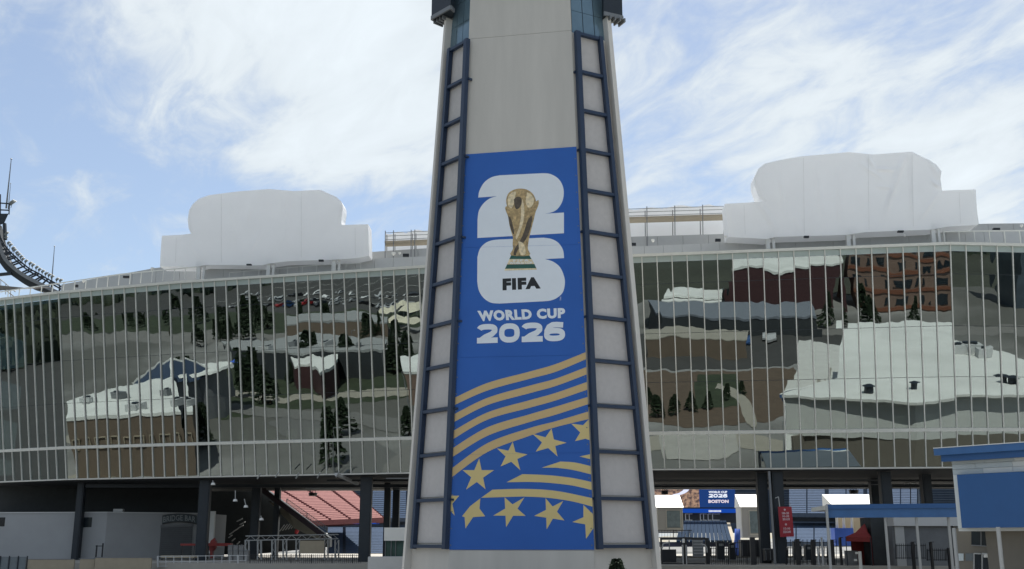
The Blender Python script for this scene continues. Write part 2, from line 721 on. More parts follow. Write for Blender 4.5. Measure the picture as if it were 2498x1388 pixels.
# interior panels on the mezzanine with a small glow of their own, behind the glass
glowm = emit('panel_glow', (1.0, .86, .62), .26)
for (x0, x1, y0, y1) in [(515, 542, 1052, 1074), (580, 606, 1050, 1073), (643, 671, 1047, 1071), (697, 724, 1046, 1070), (750, 778, 1044, 1069),
                         (1930, 1962, 1021, 1046), (2042, 2070, 1020, 1044), (2100, 2131, 1014, 1042), (2176, 2206, 1014, 1040), (2248, 2282, 1013, 1040)]:
    m = MB()
    m.pbox(x0, y0, x1, y1, 113 if x0 > 1500 else 121, .2)
    m.build('glow_panel', glowm, st)
# tall structural columns inside the glass
for px in (170, 465, 900, 925, 1893, 2330):
    m = MB()
    Yc = 110 if px > 1500 else (129.5 if px < 300 else 124)
    a = at(px, 1160, Yc)
    m.tube((a.x, Yc, ZB), (a.x, Yc, ZB + 19.5), .38, 10)
    m.build('inner_column', greyd, st)

# columns of the open concourse under the glass
colu = [(183, 199, 1172, 1388, 127, 'c'), (482, 508, 1165, 1388, 121, 'c'), (612, 632, 1185, 1388, 131, 'c'), (667, 680, 1190, 1388, 136, 'c'), (877, 905, 1160, 1388, 115.5, 'c'),
        (936, 951, 1175, 1388, 128, 'c'), (957, 973, 1185, 1388, 135, 'c'), (1852, 1876, 1145, 1388, 108, 'c'), (1889, 1915, 1145, 1388, 106.5, 'c'),
        (2130, 2150, 1140, 1388, 118, 'c'), (2155, 2181, 1138, 1388, 107, 'c'), (2257, 2279, 1138, 1388, 111, 'c')]
for (x0, x1, y0, y1, Y, _) in colu:
    m = MB()
    a, b = at(x0, 1250, Y), at(x1, 1250, Y)
    m.box(a.x, b.x, Y, Y + .9, 2.8, ZB - .3)
    m.box(a.x + .12, b.x - .12, Y - .06, Y + .96, 2.8, ZB - .4)
    m.build('column', dark, st)
# beams and pipes below the soffit
for (y, Y, w, mt) in [(1168, 117, .5, soffm), (1183, 127, .6, dark), (1186, 138, .5, soffm)]:
    m = MB()
    z = at(1249, y, Y).z
    m.box({117: -20, 127: -50, 138: -58}[Y], 62, Y, Y + .5, z - w / 2, min(z + w / 2 + .4, ZB - .5))
    m.build('beam', mt, st)
for (y, Y, x0, x1) in [(1171, 113, 1596, 1848), (1183, 114, 1596, 1850), (1171, 113, 1918, 2150), (1182, 114, 1918, 2150), (1191, 121, 745, 882), (1167, 112, 942, 1003), (1193, 122, 960, 1004)]:
    m = MB()
    m.tube(at(x0, y, Y), at(x1, y, Y), .055, 6)
    m.build('pipe', greyd, st)
m = MB()
m.bar(at(820, 1157, 113), at(872, 1180, 119), .3, .3)
m.build('brace', greyl, st)
for x, y in [(722, 1167), (672, 1165), (774, 1166), (628, 1168), (820, 1164)]:
    m = MB()
    m.bar(at(x, y, 113), at(x + 7, y - 13, 112.5), .1)
    m.build('strut', grey, st)
# side wall in the dark left part of the concourse
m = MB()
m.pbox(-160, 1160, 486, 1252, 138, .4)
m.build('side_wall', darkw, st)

TX = [(proj(p[1])[0], p[1].y) for p in BT]


def ftopY(px):
    return float(np.interp(px, [a for a, _ in TX], [b for _, b in TX]))


def wallband(pts, offs, name, m_, step=60, zlow=31.2, th=.4):
    xs = [p[0] for p in pts]
    ys = [p[1] for p in pts]
    x = xs[0]
    while x < xs[-1] - 1:
        x2 = min(x + step, xs[-1])
        Ya, Yb = ftopY(x) + offs, ftopY(x2) + offs
        a = at(x, np.interp(x, xs, ys), Ya)
        b = at(x2 - .6, np.interp(x2, xs, ys), Yb)
        m = MB()
        m.hexa([(a.x, a.y, zlow), (b.x, b.y, zlow), (b.x, b.y + th, zlow), (a.x, a.y + th, zlow),
                (a.x, a.y, a.z), (b.x, b.y, b.z), (b.x, b.y + th, b.z), (a.x, a.y + th, a.z)])
        m.build(name, m_, st)
        x = x2


wallband([(150, 694), (395, 651), (480, 641), (900, 615), (1047, 605), (1120, 602)], 9, 'upper_parapet_panel', grey, 58)
wallband([(1480, 581), (1534, 577.7), (1771, 570.5), (2388, 545.7), (2560, 544)], 9, 'upper_parapet_panel', grey, 62)
wallband([(500, 655), (900, 631), (1047, 625), (1120, 622)], 4.5, 'parapet_panel', greyl, 46)
wallband([(1480, 604), (1556, 601), (1802, 590.6), (2302, 567), (2560, 563)], 4.5, 'parapet_panel', greyl, 46)


def toprail(pts, n, offs, name='guard_rail', zlow=None, w=.09, midrail=True, dz=1.3):
    xs = [p[0] for p in pts]
    ys = [p[1] for p in pts]
    P = []
    for i in range(n + 1):
        x = xs[0] + (xs[-1] - xs[0]) * i / n
        P.append(at(x, np.interp(x, xs, ys), ftopY(x) + offs))
    for i in range(n):
        m = MB()
        m.bar(P[i], P[i + 1], w, w * 1.3)
        m.build(name, alu, st)
    for p in P:
        m = MB()
        m.bar(p, p - V((0, 0, dz)), w, w)
        m.build('guard_post', alu, st)


toprail([(-60, 726), (0, 712), (150, 690), (300, 668), (480, 651)], 20, .5)
toprail([(560, 665), (790, 646), (880, 642)], 9, 2.2, w=.03, dz=1.2)
toprail([(2302, 565), (2400, 563.5), (2560, 562)], 7, 1.2)

# white posts that carry the wrapped signs
for (x, y0, y1) in [(485, 648, 684), (655, 640, 676), (815, 632, 668), (1873, 580, 616), (2069, 568, 607), (2276, 556, 600)]:
    m = MB()
    Y = ftopY(x) + 2.6
    a = at(x - 4.5, y0, Y)
    b = at(x + 4.5, y0, Y)
    m.box(a.x, b.x, Y, Y + .35, 31.8, a.z + .5)
    m.box(b.x + .25, b.x + .5, Y, Y + .25, 31.8, a.z + .5)
    m.build('sign_post', white, st)
# floodlights and cameras on the parapet
for (x, y, w_, h_, dk) in [(960, 619, 10, 8, 0), (975, 618, 7, 8, 0), (990, 622, 15, 7, 1), (1545, 595, 13, 6, 1), (1593, 587, 9, 9, 0), (1752, 585, 13, 6, 1), (1770, 577, 6, 6, 0),
                           (372, 657, 10, 6, 0), (308, 675, 16, 5, 1), (185, 697, 8, 6, 1), (204, 686, 8, 6, 0), (2432, 558, 16, 5, 1), (2492, 551, 8, 8, 0), (2198, 564, 14, 4, 1), (2207, 575, 7, 6, 0), (783, 635, 12, 4, 1), (607, 645, 12, 3, 1), (1968, 577, 12, 4, 1)]:
    fl = thing('floodlight' if dk else 'camera_dome', '', 'floodlight' if dk else 'security camera', at(x, y, ftopY(x) + 1.9))
    Y = ftopY(x) + 1.6
    m = MB()
    if dk:
        m.pbox(x - w_ / 2, y - h_ / 2, x + w_ / 2, y + h_ / 2, Y, .3)
        m.build('housing', black, fl)
    else:
        c_ = at(x, y, Y)
        r_ = w_ / 2 * Y / F
        m.tube(c_ + V((0, 0, r_ * .8)), c_ + V((0, 0, -r_ * .2)), r_, 10)
        m.tube(c_ + V((0, 0, -r_ * .2)), c_ + V((0, 0, -r_)), r_ * .85, 10, r_ * .2)
        m.build('housing', white, fl)
    m = MB()
    m.bar(at(x, y, Y + .3), at(x, y + 1, Y + 2.6), .06)
    m.build('bracket', greyd, fl)
    side = 'left of the tower' if x < 1200 else 'right of the tower'
    fl['label'] = {960: 'white camera dome on grey parapet just left of the tower, first of two', 975: 'small white camera dome beside black floodlight left of the tower',
                   990: 'black floodlight on parapet just left of the tower below scaffold', 1545: 'black floodlight on parapet hard against right side of tower',
                   1593: 'white camera dome on parapet below right scaffold', 1752: 'black floodlight on parapet where right scaffold meets wrapped sign',
                   1770: 'tiny white camera under left corner of right wrapped sign', 372: 'white camera at left foot of left wrapped sign',
                   308: 'black floodlight on left parapet behind the guard rail', 185: 'small black floodlight near left end of parapet by light ring',
                   204: 'small white camera near left end of the parapet', 2432: 'black floodlight on parapet right of the right wrapped sign',
                   2492: 'white camera dome at far right end of parapet', 2198: 'black floodlight under right part of right wrapped sign',
                   2207: 'white camera dome below right wrapped sign', 783: 'thin black floodlight under right half of left wrapped sign',
                   607: 'thin black floodlight under middle of left wrapped sign', 1968: 'thin black floodlight under left part of right wrapped sign'}[x]


# ------------------------------------------------------------------ wrapped roof signs
def wrapped_sign(name, label, rows, Yoff, xm, depth, bumps, t=None, skip=None):
    """rows: list of (y, xl, xr) from bottom to top; front grid with folds, closed by sides"""
    t = t or thing(name, label, 'wrapped sign', at(xm, rows[0][0], ftopY(xm) + Yoff))
    xL, xR = (392, 899) if xm < 1200 else (1770, 2385)

    def Yat(x):
        return ftopY(xm) + Yoff + (ftopY(xR) - ftopY(xL)) * (x - xm) / (xR - xL)
    ncol = 110
    sub = []
    for i in range(len(rows) - 1):
        a, b = rows[i], rows[i + 1]
        dy = abs(a[4 - 4] - b[0])
        k = max(1, int(round(dy / 3.5)))
        for j in range(k):
            f = j / k
            sub.append((a, b, f))
    sub.append((rows[-2], rows[-1], 1.0))
    mb = MB()
    rown = []
    for (a, b, f) in sub:
        r = []
        for c in range(ncol + 1):
            u = c / ncol
            xl = a[1] * (1 - f) + b[1] * f
            xr = a[2] * (1 - f) + b[2] * f
            x = xl + (xr - xl) * u
            ya = np.interp(x, *a[3]) if a[3] else a[0]
            yb = np.interp(x, *b[3]) if b[3] else b[0]
            y = ya * (1 - f) + yb * f
            d = 0.0
            edge = min(u, 1 - u)
            for (x0, y0, x1, y1, amp, wd) in bumps:       # folds are ridges along lines
                tx, ty = x1 - x0, y1 - y0
                l2 = tx * tx + ty * ty
                s_ = max(0, min(1, ((x - x0) * tx + (y - y0) * ty) / l2))
                dd = math.hypot(x - x0 - tx * s_, y - y0 - ty * s_)
                d += 1.6 * amp * math.exp(-(dd / wd) ** 2) * math.sin(math.pi * min(1, s_ * .9 + .1))
            d += .05 * math.sin(x * .031 + y * .012) * math.sin(y * .03 + 1)
            Yv = Yat(x) - d
            if edge < .012 and y < 1000:
                Yv += .08
            r.append(len(mb.v))
            mb.v.append(at(x, y, Yv - 0.0))
        rown.append(r)
    for i in range(len(rown) - 1):
        for c in range(ncol):
            mb.f.append((rown[i][c], rown[i][c + 1], rown[i + 1][c + 1], rown[i + 1][c]))
    mb.build('front_sheet', tarp, t, smooth=True)
    # outline walls and back
    left = [mb.v[r[0]] for r in rown]
    right = [mb.v[r[-1]] for r in rown]
    loop = [mb.v[i] for i in rown[0]] + right[1:] + [mb.v[i] for i in rown[-1]][::-1][1:] + left[::-1][1:-1]
    D = V((.1, depth, 0))
    ms = MB()
    nL = len(loop)
    for i in range(nL):
        a, b = loop[i], loop[(i + 1) % nL]
        if skip and skip(*proj((a + b) / 2)):
            continue
        if (a - b).length > 1e-5:
            ms.quad(a, b, b + D, a + D)
    ms.build('side_sheet', tarp, t)
    mbk = MB()
    mbk.v = [p + D for p in mb.v]
    mbk.f = list(mb.f)
    mbk.build('back_sheet', tarp, t, smooth=True)
    return t


LB = ([390, 480, 500, 640, 655, 700, 800, 818, 830, 870, 900], [650, 651, 646, 647, 643, 637, 634, 633, 632, 630, 624])
LT = ([395, 440, 467, 832, 898], [575, 573, 570, 549, 547])
tL = wrapped_sign('wrapped_sign', 'roof sign wrapped in smooth white sheeting left of the tower', [
    (650, 390, 900, LB), (610, 392, 899, ([390, 900], [612, 585])), (560, 395, 898, LT)], 2.4, 645, 2.2,
    [(690, 470, 700, 640, .06, 3), (560, 480, 580, 640, .05, 6), (470, 600, 500, 640, .06, 5), (440, 590, 430, 640, .05, 4), (640, 560, 590, 645, .06, 5), (850, 560, 850, 625, .03, 3)], None, lambda x, y: 468 < x < 831 and y < 580)
wrapped_sign('wrapped_sign', 'rounded white wrapped block atop the left wrapped sign', [
    (570, 466, 833, ([467, 832], [571, 549])), (553, 460, 833, ([460, 835], [556, 530])), (535, 458, 836, ([458, 836], [536, 512])),
    (515, 461, 836, ([458, 836], [514, 500])), (495, 470, 832, ([470, 832], [498, 491])), (482, 485, 820, ([485, 820], [485, 480])),
    (470, 510, 782, ([510, 580, 657, 715, 740, 782], [476, 467, 461, 466, 465, 463]))], 2.4, 645, 2.2,
    [(690, 470, 700, 560, .06, 3), (560, 480, 580, 560, .05, 6), (620, 470, 600, 560, .04, 8), (735, 465, 735, 560, .04, 2.5)], tL, lambda x, y: y > 569 - (x - 467) * .06 - 1.5)
RB = ([1775, 1838, 1871, 1890, 2066, 2110, 2272, 2310, 2380, 2388], [578, 581, 583, 578, 573, 566, 560, 553, 549, 546])
RT = ([1770, 1862, 2298, 2380], [497, 492, 465, 462])
bumR = [(2215, 372, 2150, 540, .16, 5), (2222, 372, 2228, 545, .14, 5), (2205, 380, 2175, 450, .12, 5), (2118, 380, 2135, 415, .12, 4), (2135, 412, 2190, 415, .12, 4),
        (2100, 400, 2160, 440, .10, 5), (2045, 410, 2050, 560, .07, 4), (1990, 400, 2010, 550, .06, 5), (1900, 400, 1920, 560, .05, 4), (1850, 490, 1900, 570, .10, 5),
        (2290, 470, 2240, 540, .10, 4), (2260, 380, 2298, 440, .08, 6), (2180, 440, 2160, 560, .08, 6), (2270, 440, 2300, 460, .12, 4), (1935, 520, 1960, 570, .05, 4), (2140, 455, 2180, 458, .08, 3)]
tR = wrapped_sign('wrapped_sign', 'roof sign wrapped in creased white sheeting right of the tower', [
    (578, 1776, 2388, RB), (535, 1772, 2383, ([1770, 2380], [540, 510])), (497, 1769, 2380, RT)], 2.4, 2075, 2.2, bumR, None, lambda x, y: 1864 < x < 2296 and y < 500)
wrapped_sign('wrapped_sign', 'rounded creased white wrapped block atop the right wrapped sign', [
    (492, 1862, 2298, ([1862, 2298], [492, 465])), (475, 1850, 2297, ([1850, 2297], [478, 455])), (450, 1841, 2294, ([1841, 2297], [452, 436])),
    (430, 1840, 2297, ([1841, 2297], [432, 418])), (410, 1850, 2285, ([1841, 2297], [412, 402])), (397, 1865, 2268, ([1841, 2268], [400, 391])),
    (375, 1905, 2225, ([1905, 1950, 2070, 2130, 2222], [390, 382, 371, 377, 370]))], 2.4, 2075, 2.2, bumR, tR, lambda x, y: y > 491 - (x - 1862) * .062 - 1.5)


tie = mat('tarp_strap', (.74, .75, .75), .6, var=.1)
for (tt_, xm_, lines) in ((tL, 645, [(540, 472, 540, 640), (735, 470, 735, 628), (430, 580, 428, 640), (866, 556, 867, 622)]), (tR, 2075, [(1960, 385, 1962, 570), (2118, 378, 2120, 560), (1815, 500, 1818, 572), (2340, 470, 2343, 545), (2225, 378, 2228, 552)])):
    for (x0_, y0_, x1_, y1_) in lines:
        m = MB()
        n_ = 14
        for k in range(n_):
            a_, b_ = k / n_, (k + 1) / n_
            xa, ya, xb, yb = x0_ + (x1_ - x0_) * a_, y0_ + (y1_ - y0_) * a_, x0_ + (x1_ - x0_) * b_, y0_ + (y1_ - y0_) * b_
            xL_, xR_ = (392, 899) if xm_ < 1200 else (1770, 2385)
            Y_ = ftopY(xm_) + 2.4 + (ftopY(xR_) - ftopY(xL_)) * (xa - xm_) / (xR_ - xL_) - .22
            m.bar(at(xa, ya, Y_), at(xb, yb, Y_), .035, .02)
        m.build('seam', tie, tt_)

# ------------------------------------------------------------------ scaffolds on the roof
def scaffold(label, xs, ytop, ybot, Y, wrap, deck):
    t = thing('scaffold', label, 'scaffold', at(xs[0], ybot(xs[0]), Y))
    for x in xs:
        for dY in (0, 1.6):
            m = MB()
            m.tube(at(x, ytop(x) - 2, Y) + V((0, dY, 0)), at(x, ybot(x), Y) + V((0, dY, -1.2)), .05, 6)
            m.build('standard', greyd, t)
    for k in range(len(xs) - 1):
        for fy in (3, 11, 20):
            m = MB()
            m.tube(at(xs[k], ytop(xs[k]) + fy, Y), at(xs[k + 1], ytop(xs[k + 1]) + fy, Y), .035, 6)
            m.build('ledger', greyd, t)
    x0, x1 = xs[0], xs[-1]
    m = MB()
    m.beam(at(x0, ytop(x0) + 30, Y + .8), at(x1, ytop(x1) + 30, Y + .8), V((0, .8, 0)), V((0, 0, .12)))
    m.build('deck', tanp, t)
    w = thing('wrapped_block', wrap, 'wrapped block', at((x0 + x1) / 2, ybot(x0), Y + 3))
    m = MB()
    n_ = 24
    top = []
    for i in range(n_ + 1):
        x = x0 + (x1 + 12 - x0) * i / n_
        top.append(at(x, ytop(x) + deck + 2.5 * math.sin(i * .9) * (1 if i else 0) - (3 if 8 < i < 20 else 0), Y + 3))
    m.extrude(top + [at(x1 + 12, ybot(x1) + 20, Y + 3), at(x0, ybot(x0) + 20, Y + 3)], (0, 3, 0))
    m.build('white_sheet', tarp, w)
    return t


scaffold('tube scaffold around white wrapped block on roof left of the tower', [940, 960, 1003, 1012, 1080], lambda x: 565 - (x - 940) * .04, lambda x: 612 - (x - 940) * .06, 117,
         'white wrapped block behind the left scaffold', 4)
scaffold('tube scaffold with timber deck on roof between tower and right wrapped sign', [1531, 1578, 1646, 1714, 1772], lambda x: 507 - (x - 1531) * .03, lambda x: 577 - (x - 1531) * .03, 112,
         'white wrapped block behind the right scaffold', 3)

# ================================================================== LIGHTHOUSE TOWER
TY = 82.0
BLf, BRf = at(1094, 1388, 83.0), at(1452, 1388, 81.0)
hd = (BRf - BLf)
hd.z = 0
hd.normalize()
fnrm = V((hd.y, -hd.x, 0))
if fnrm.y > 0:
    fnrm = -fnrm
# front face leans back 1.4 degrees
tl = math.tan(R(1.4))
fN = (fnrm + V((0, 0, tl))).normalized()


def tf(px, py, off=0.0):
    return onplane(px, py, BLf + fN * off, fN)


def Lx(y):
    return 1147 - 0.0382 * y


def Rx(y):
    return 1392 + 0.0432 * y


def edge_line(xf, y0=0, y1=1388):
    a, b = tf(xf(y1), y1), tf(xf(y0), y0)
    return a, (b - a) / (b.z - a.z)      # point, direction per metre of height


LA, LD = edge_line(Lx)
RA, RD = edge_line(Rx)


def onedge(A, D, z):
    return A + D * (z - A.z)


dl = V((-math.cos(R(50)), math.sin(R(50)), 0))      # chamfer directions, going away from the front face
dr = V((math.cos(R(28)), math.sin(R(28)), 0))
lN = dl.cross(LD).normalized()
if lN.y > 0:
    lN = -lN
rN = dr.cross(RD).normalized()
if rN.y > 0:
    rN = -rN


def tlp(px, py, off=0.0):
    return onplane(px, py, LA + lN * off, lN)


def trp(px, py, off=0.0):
    return onplane(px, py, RA + rN * off, rN)


def oline(f, xb, yb, xt, yt, off=0.0):
    a, b = f(xb, yb, off), f(xt, yt, off)
    return a, (b - a) / (b.z - a.z)


LOA, LOD = oline(tlp, 1001, 1388, 1100, 60)
ROA, ROD = oline(trp, 1594, 1388, 1476, 60)
tow = thing('lighthouse_tower', 'tall tapering concrete tower with blue steel ladder frames in front of stadium', 'tower', (1, 88, 0))
ZT = tf(1270, 0).z + 2.2


def ring(z):
    a, b, c, d = onedge(LOA, LOD, z), onedge(LA, LD, z), onedge(RA, RD, z), onedge(ROA, ROD, z)
    k = (ZT - z) / ZT
    return [a, b, c, d, d + V((-.6, 7.5, 0)), c + V((-.8, 12.2, 0)), b + V((1.6, 11.0, 0)), a + V((1.6, 5.8, 0))]


zglass = tlp(1100, 100).z - 1.0
m = MB()
r0, r1 = ring(0), ring(zglass)
m.v = r0 + r1
nn = 8
m.f = [tuple(range(nn))[::-1], tuple(range(nn, 2 * nn))] + [(i, (i + 1) % nn, nn + (i + 1) % nn, nn + i) for i in range(nn)]
m.build('shaft', conc, tow)
# upper front panel above the joint, proud piece
zj = tf(1270, 86).z
ztop_front = tf(1270, -60).z


def frontslab(z0a, z0b, z1a, z1b, proud, mt, name, ins=0.0):
    m = MB()
    a, b = onedge(LA, LD, z0a) + hd * ins, onedge(RA, RD, z0b) - hd * ins
    c, d = onedge(RA, RD, z1b) - hd * ins, onedge(LA, LD, z1a) + hd * ins
    q = [a + fN * proud, b + fN * proud, c + fN * proud, d + fN * proud]
    q2 = [p - fN * (proud + .35) for p in q]
    m.hexa(q2 + q)
    return m.build(name, mt, tow)


# front of the shaft as large wall panels with fine joints
ys_f = [1388 + 60, 1342, 1105, 868, 630, 372, 86, -58]
for i in range(len(ys_f) - 1):
    za, zb_ = tf(1270, ys_f[i]).z + .012, tf(1270, ys_f[i + 1]).z - .012
    if i == 0:
        za = .02
    frontslab(za, za, zb_, zb_, .10, conc, 'front_panel', .03)


# chamfer panels and ladder frames
def ladder(side):
    f = tlp if side == 'l' else trp
    nrm = lN if side == 'l' else rN
    dd = dl if side == 'l' else dr
    A, D = (LA, LD) if side == 'l' else (RA, RD)
    OA, OD = (LOA, LOD) if side == 'l' else (ROA, ROD)
    if side == 'l':
        ia, idr = oline(f, 1086, 1335, 1139, 100, .35)
        oa, odr = oline(f, 1008, 1335, 1098, 125, .35)
        zt = f(1137, 102, .35).z
        zb = f(1086, 1333, .35).z
    else:
        ia, idr = oline(f, 1463, 1335, 1408, 80, .35)
        oa, odr = oline(f, 1584, 1335, 1464, 98, .35)
        zt = f(1408, 82, .35).z
        zb = f(1463, 1333, .35).z
    fr = MB()
    a0, a1 = onedge(ia, idr, zb), onedge(ia, idr, zt)
    b0, b1 = onedge(oa, odr, zb), onedge(oa, odr, zt)
    for nm, p, q, w in (('rail', a0, a1, .21), ('rail', b0, b1, .17)):
        m = MB()
        m.beam(p - V((0, 0, .2)), q + V((0, 0, .2)), dd * w, nrm * .2)
        m.build(nm, steelb, tow)
    n_ = 12
    for i in range(n_ + 1):
        z = zb + (zt - zb) * i / n_
        p, q = onedge(ia, idr, z), onedge(oa, odr, z)
        m = MB()
        m.beam(p + dd * .21, q - dd * .17, V((0, 0, .125)), nrm * .17)
        m.build('rung', steelb, tow)
        if i < n_:
            z2 = zb + (zt - zb) * (i + 1) / n_
            a, b = onedge(A, D, z + .25), onedge(OA, OD, z + .25)
            c, d = onedge(OA, OD, z2 - .25 + .12), onedge(A, D, z2 - .25 + .12)
            iw, ow = .62, .52
            q4 = [a + dd * iw, b - dd * ow, c - dd * ow, d + dd * iw]
            m = MB()
            m.hexa([x + nrm * .005 for x in q4] + [x + nrm * .09 for x in q4])
            m.build('infill_panel', concp, tow)
        if i % 2 == 1:
            m = MB()
            m.bar(p - dd * .25 - nrm * .1, p - dd * .25 - nrm * .5 + V((0, 0, 0)), .16)
            m.build('bracket', steelb, tow)
    # pale fin along the outer edge
    m = MB()
    zf = f(1092 if side == 'l' else 1480, 55).z
    p, q = onedge(OA, OD, 0), onedge(OA, OD, zf + (0 if side == 'l' else .6))
    m.beam(p + nrm * .2 + dd * .1, q + nrm * .2 + dd * .0, dd * (.14 if side == 'l' else .20), nrm * .45)
    m.build('edge_fin', concf, tow)
    # lantern glazing above the frame
    zg1 = ztop_front + .5
    for r_ in range(3):
        za = zglass + .02 + (zg1 - zglass) * r_ / 3
        zb2 = zglass - .02 + (zg1 - zglass) * (r_ + 1) / 3
        for c_ in range(3):
            u0, u1 = c_ / 3, (c_ + 1) / 3

            def pp(u, z):
                return onedge(A, D, z) * (1 - u) + onedge(OA, OD, z) * u
            q4 = [pp(u0 + .01, za), pp(u1 - .01, za), pp(u1 - .01, zb2), pp(u0 + .01, zb2)]
            m = MB()
            m.hexa([x - nrm * .08 for x in q4] + [x - nrm * .02 for x in q4])
            m.build('lantern_pane', lantern, tow)
    # gallery wing
    zw = f(1092 if side == 'l' else 1500, 52 if side == 'l' else 56).z
    o = onedge(OA, OD, zw)
    base = o - dd * 3.2 + nrm * .15
    out_ = (dd * (5.1 if side == 'l' else 5.0))
    dep = nrm * 1.5
    if side == 'l':
        pl = [o - dd * .25, o + dd * 1.35 + nrm * .1, o + dd * 1.2 + nrm * 1.3, o - dd * 1.5 + nrm * 1.2, o - dd * 1.2 + nrm * .6]
    else:
        pl = [o - dd * .25, o + dd * 1.6 + nrm * .1, o + dd * 1.25 + nrm * .9, o - dd * .6 + nrm * .8]
    m = MB()
    m.extrude(pl, (0, 0, 4.5))
    m.build('gallery_wing', dark, tow)
    for k in range(4):
        m = MB()
        c0 = pl[0] + (pl[1] - pl[0]) * (k + .5) / 4
        m.beam(c0 + V((0, 0, -.18)), c0 + nrm * 1.0 + V((0, 0, -.18)), dd * .06, V((0, 0, .17)))
        m.build('gallery_rib', greyd, tow)
    m = MB()
    for k in range(len(pl) - 1):
        m.bar(pl[k] + V((0, 0, .1)), pl[k + 1] + V((0, 0, .1)), .16, .35)
    m.build('gallery_trim', greyd, tow)


ladder('l')
ladder('r')
# body of the lantern and roof
m = MB()
r0, r1 = ring(zglass + .005), ring(ztop_front + 2.5)
cen = sum(r0, V((0, 0, 0))) / 8
m.v = [p + (cen - p).normalized() * .3 for p in r0] + [p + (V((cen.x, cen.y, p.z)) - p).normalized() * .3 for p in r1]
m.f = [tuple(range(8))[::-1], tuple(range(8, 16))] + [(i, (i + 1) % 8, 8 + (i + 1) % 8, 8 + i) for i in range(8)]
m.build('lantern_core', greyd, tow)
m = MB()
zc = ztop_front + 2.5
m.prism([(cen.x + 7.5 * math.cos(k * math.pi / 4 + .3), cen.y + 7.5 * math.sin(k * math.pi / 4 + .3)) for k in range(8)], zc, zc + .6)
m.build('gallery_floor', dark, tow)
m = MB()
m.tube((cen.x, cen.y, zc + .6), (cen.x, cen.y, zc + 7), 4.4, 12, 3.9)
m.tube((cen.x, cen.y, zc + 7), (cen.x, cen.y, zc + 10), 4.8, 12, .3)
m.build('lamp_house', lantern, tow)

# ------------------------------------------------------------------ banner on the tower
ban = thing('banner', 'tall royal blue tournament banner with trophy emblem, gold stripes and stars on the tower', 'banner', tf(1270, 1340, .14))
bl_, br_, tr_, tl_ = tf(1096, 1341, .115), tf(1450, 1341, .115), tf(1406, 358, .115), tf(1135, 377, .115)
m = MB()
q = [bl_, br_, tr_, tl_]
m.hexa(q + [p + fN * .03 for p in q])
m.build('sheet', bannerm, ban)


for k in range(24):
    for side_ in (0, 1):
        y_ = 1330 - k * 41
        if y_ < 380:
            continue
        x_ = (Lx(y_) + 3.2) if side_ == 0 else (Rx(y_) - 5.5)
        m = MB()
        c_ = tf(x_, y_, .15)
        m.tube(c_, c_ + fN * .02, .05, 8)
        m.build('grommet', greyd, ban)
for y_ in (600, 868, 1105):
    m = MB()
    m.bar(tf(Lx(y_) + 6, y_ + 4, .148), tf(Rx(y_) - 7, y_ - 4 * (1388 - y_) / 900, .148), .03, .006)
    m.build('weld_seam', mat('banner_seam', (.018, .105, .40), .7), ban)


def bpoly(pts, mt, name, lay=1, par=None):
    mb = MB()
    P = [tf(x, y, .147 + .006 * lay) for x, y in pts]
    bm = bmesh.new()
    vs_ = [bm.verts.new(p) for p in P]
    f = bm.faces.new(vs_)
    f.normal_update()
    r = bmesh.ops.triangulate(bm, faces=[f], ngon_method='EAR_CLIP')
    bm.verts.index_update()
    mb.v = [v.co.copy() for v in bm.verts]
    mb.f = [tuple(v.index for v in ff.verts) for ff in bm.faces]
    bm.free()
    return mb.build(name, mt, par or ban)


def smooth_line(pts, n=8):
    out = []
    P = [pts[0]] + list(pts) + [pts[-1]]
    for i in range(1, len(P) - 2):
        p0, p1, p2, p3 = [np.array(P[i + k], float) for k in (-1, 0, 1, 2)]
        for j in range(n):
            t = j / n
            out.append(tuple(.5 * ((2 * p1) + (-p0 + p2) * t + (2 * p0 - 5 * p1 + 4 * p2 - p3) * t * t + (-p0 + 3 * p1 - 3 * p2 + p3) * t ** 3)))
    out.append(tuple(pts[-1]))
    return out


def cs(p):     # measured on an enlarged crop of the stripes
    return (1000 + p[0] / 2.533, 840 + p[1] / 2.533)


def cb(p):     # measured on an enlarged crop of the emblem
    return (1100 + p[0] / 2.525, 350 + p[1] / 2.525)


S = [([(280, 328), (480, 238), (740, 168), (900, 122), (1086, 48)], [(275, 375), (480, 285), (740, 213), (900, 170), (1087, 92)]),
     ([(275, 430), (480, 330), (740, 255), (900, 212), (1090, 140)], [(272, 480), (480, 375), (740, 302), (900, 258), (1092, 186)]),
     ([(270, 533), (480, 420), (740, 345), (900, 300), (1094, 232)], [(268, 585), (480, 465), (740, 392), (900, 347), (1096, 280)]),
     ([(266, 640), (480, 512), (740, 432), (900, 385), (1098, 325)], [(262, 697), (480, 565), (740, 480), (900, 435), (1100, 370)]),
     ([(260, 765), (480, 610), (740, 517), (900, 475), (1102, 415)], [(258, 822), (480, 665), (740, 565), (900, 512), (1104, 462)])]
for i, (a, b) in enumerate(S):
    a, b = smooth_line(a), smooth_line(b)
    bpoly([cs(p) for p in a] + [cs(p) for p in b[::-1]], gold, 'stripe')
for a, b in [([(815, 762), (930, 724), (1020, 730), (1116, 752)], [(1119, 803), (1000, 775), (900, 762)]),
             ([(597, 852), (695, 802), (850, 808), (1000, 825), (1121, 850)], [(1123, 900), (1000, 872), (850, 855), (730, 850)]),
             ([(440, 948), (510, 898), (700, 893), (900, 905), (1126, 950)], [(1129, 1003), (1000, 970), (850, 948), (700, 940)])]:
    bpoly([cs(p) for p in [a[0]] + smooth_line(a[1:])] + [cs(p) for p in smooth_line(b)], gold2, 'stripe')
bpoly([cs(p) for p in [(1048, 693), (1113, 679), (1114, 709)]], gold2, 'star')


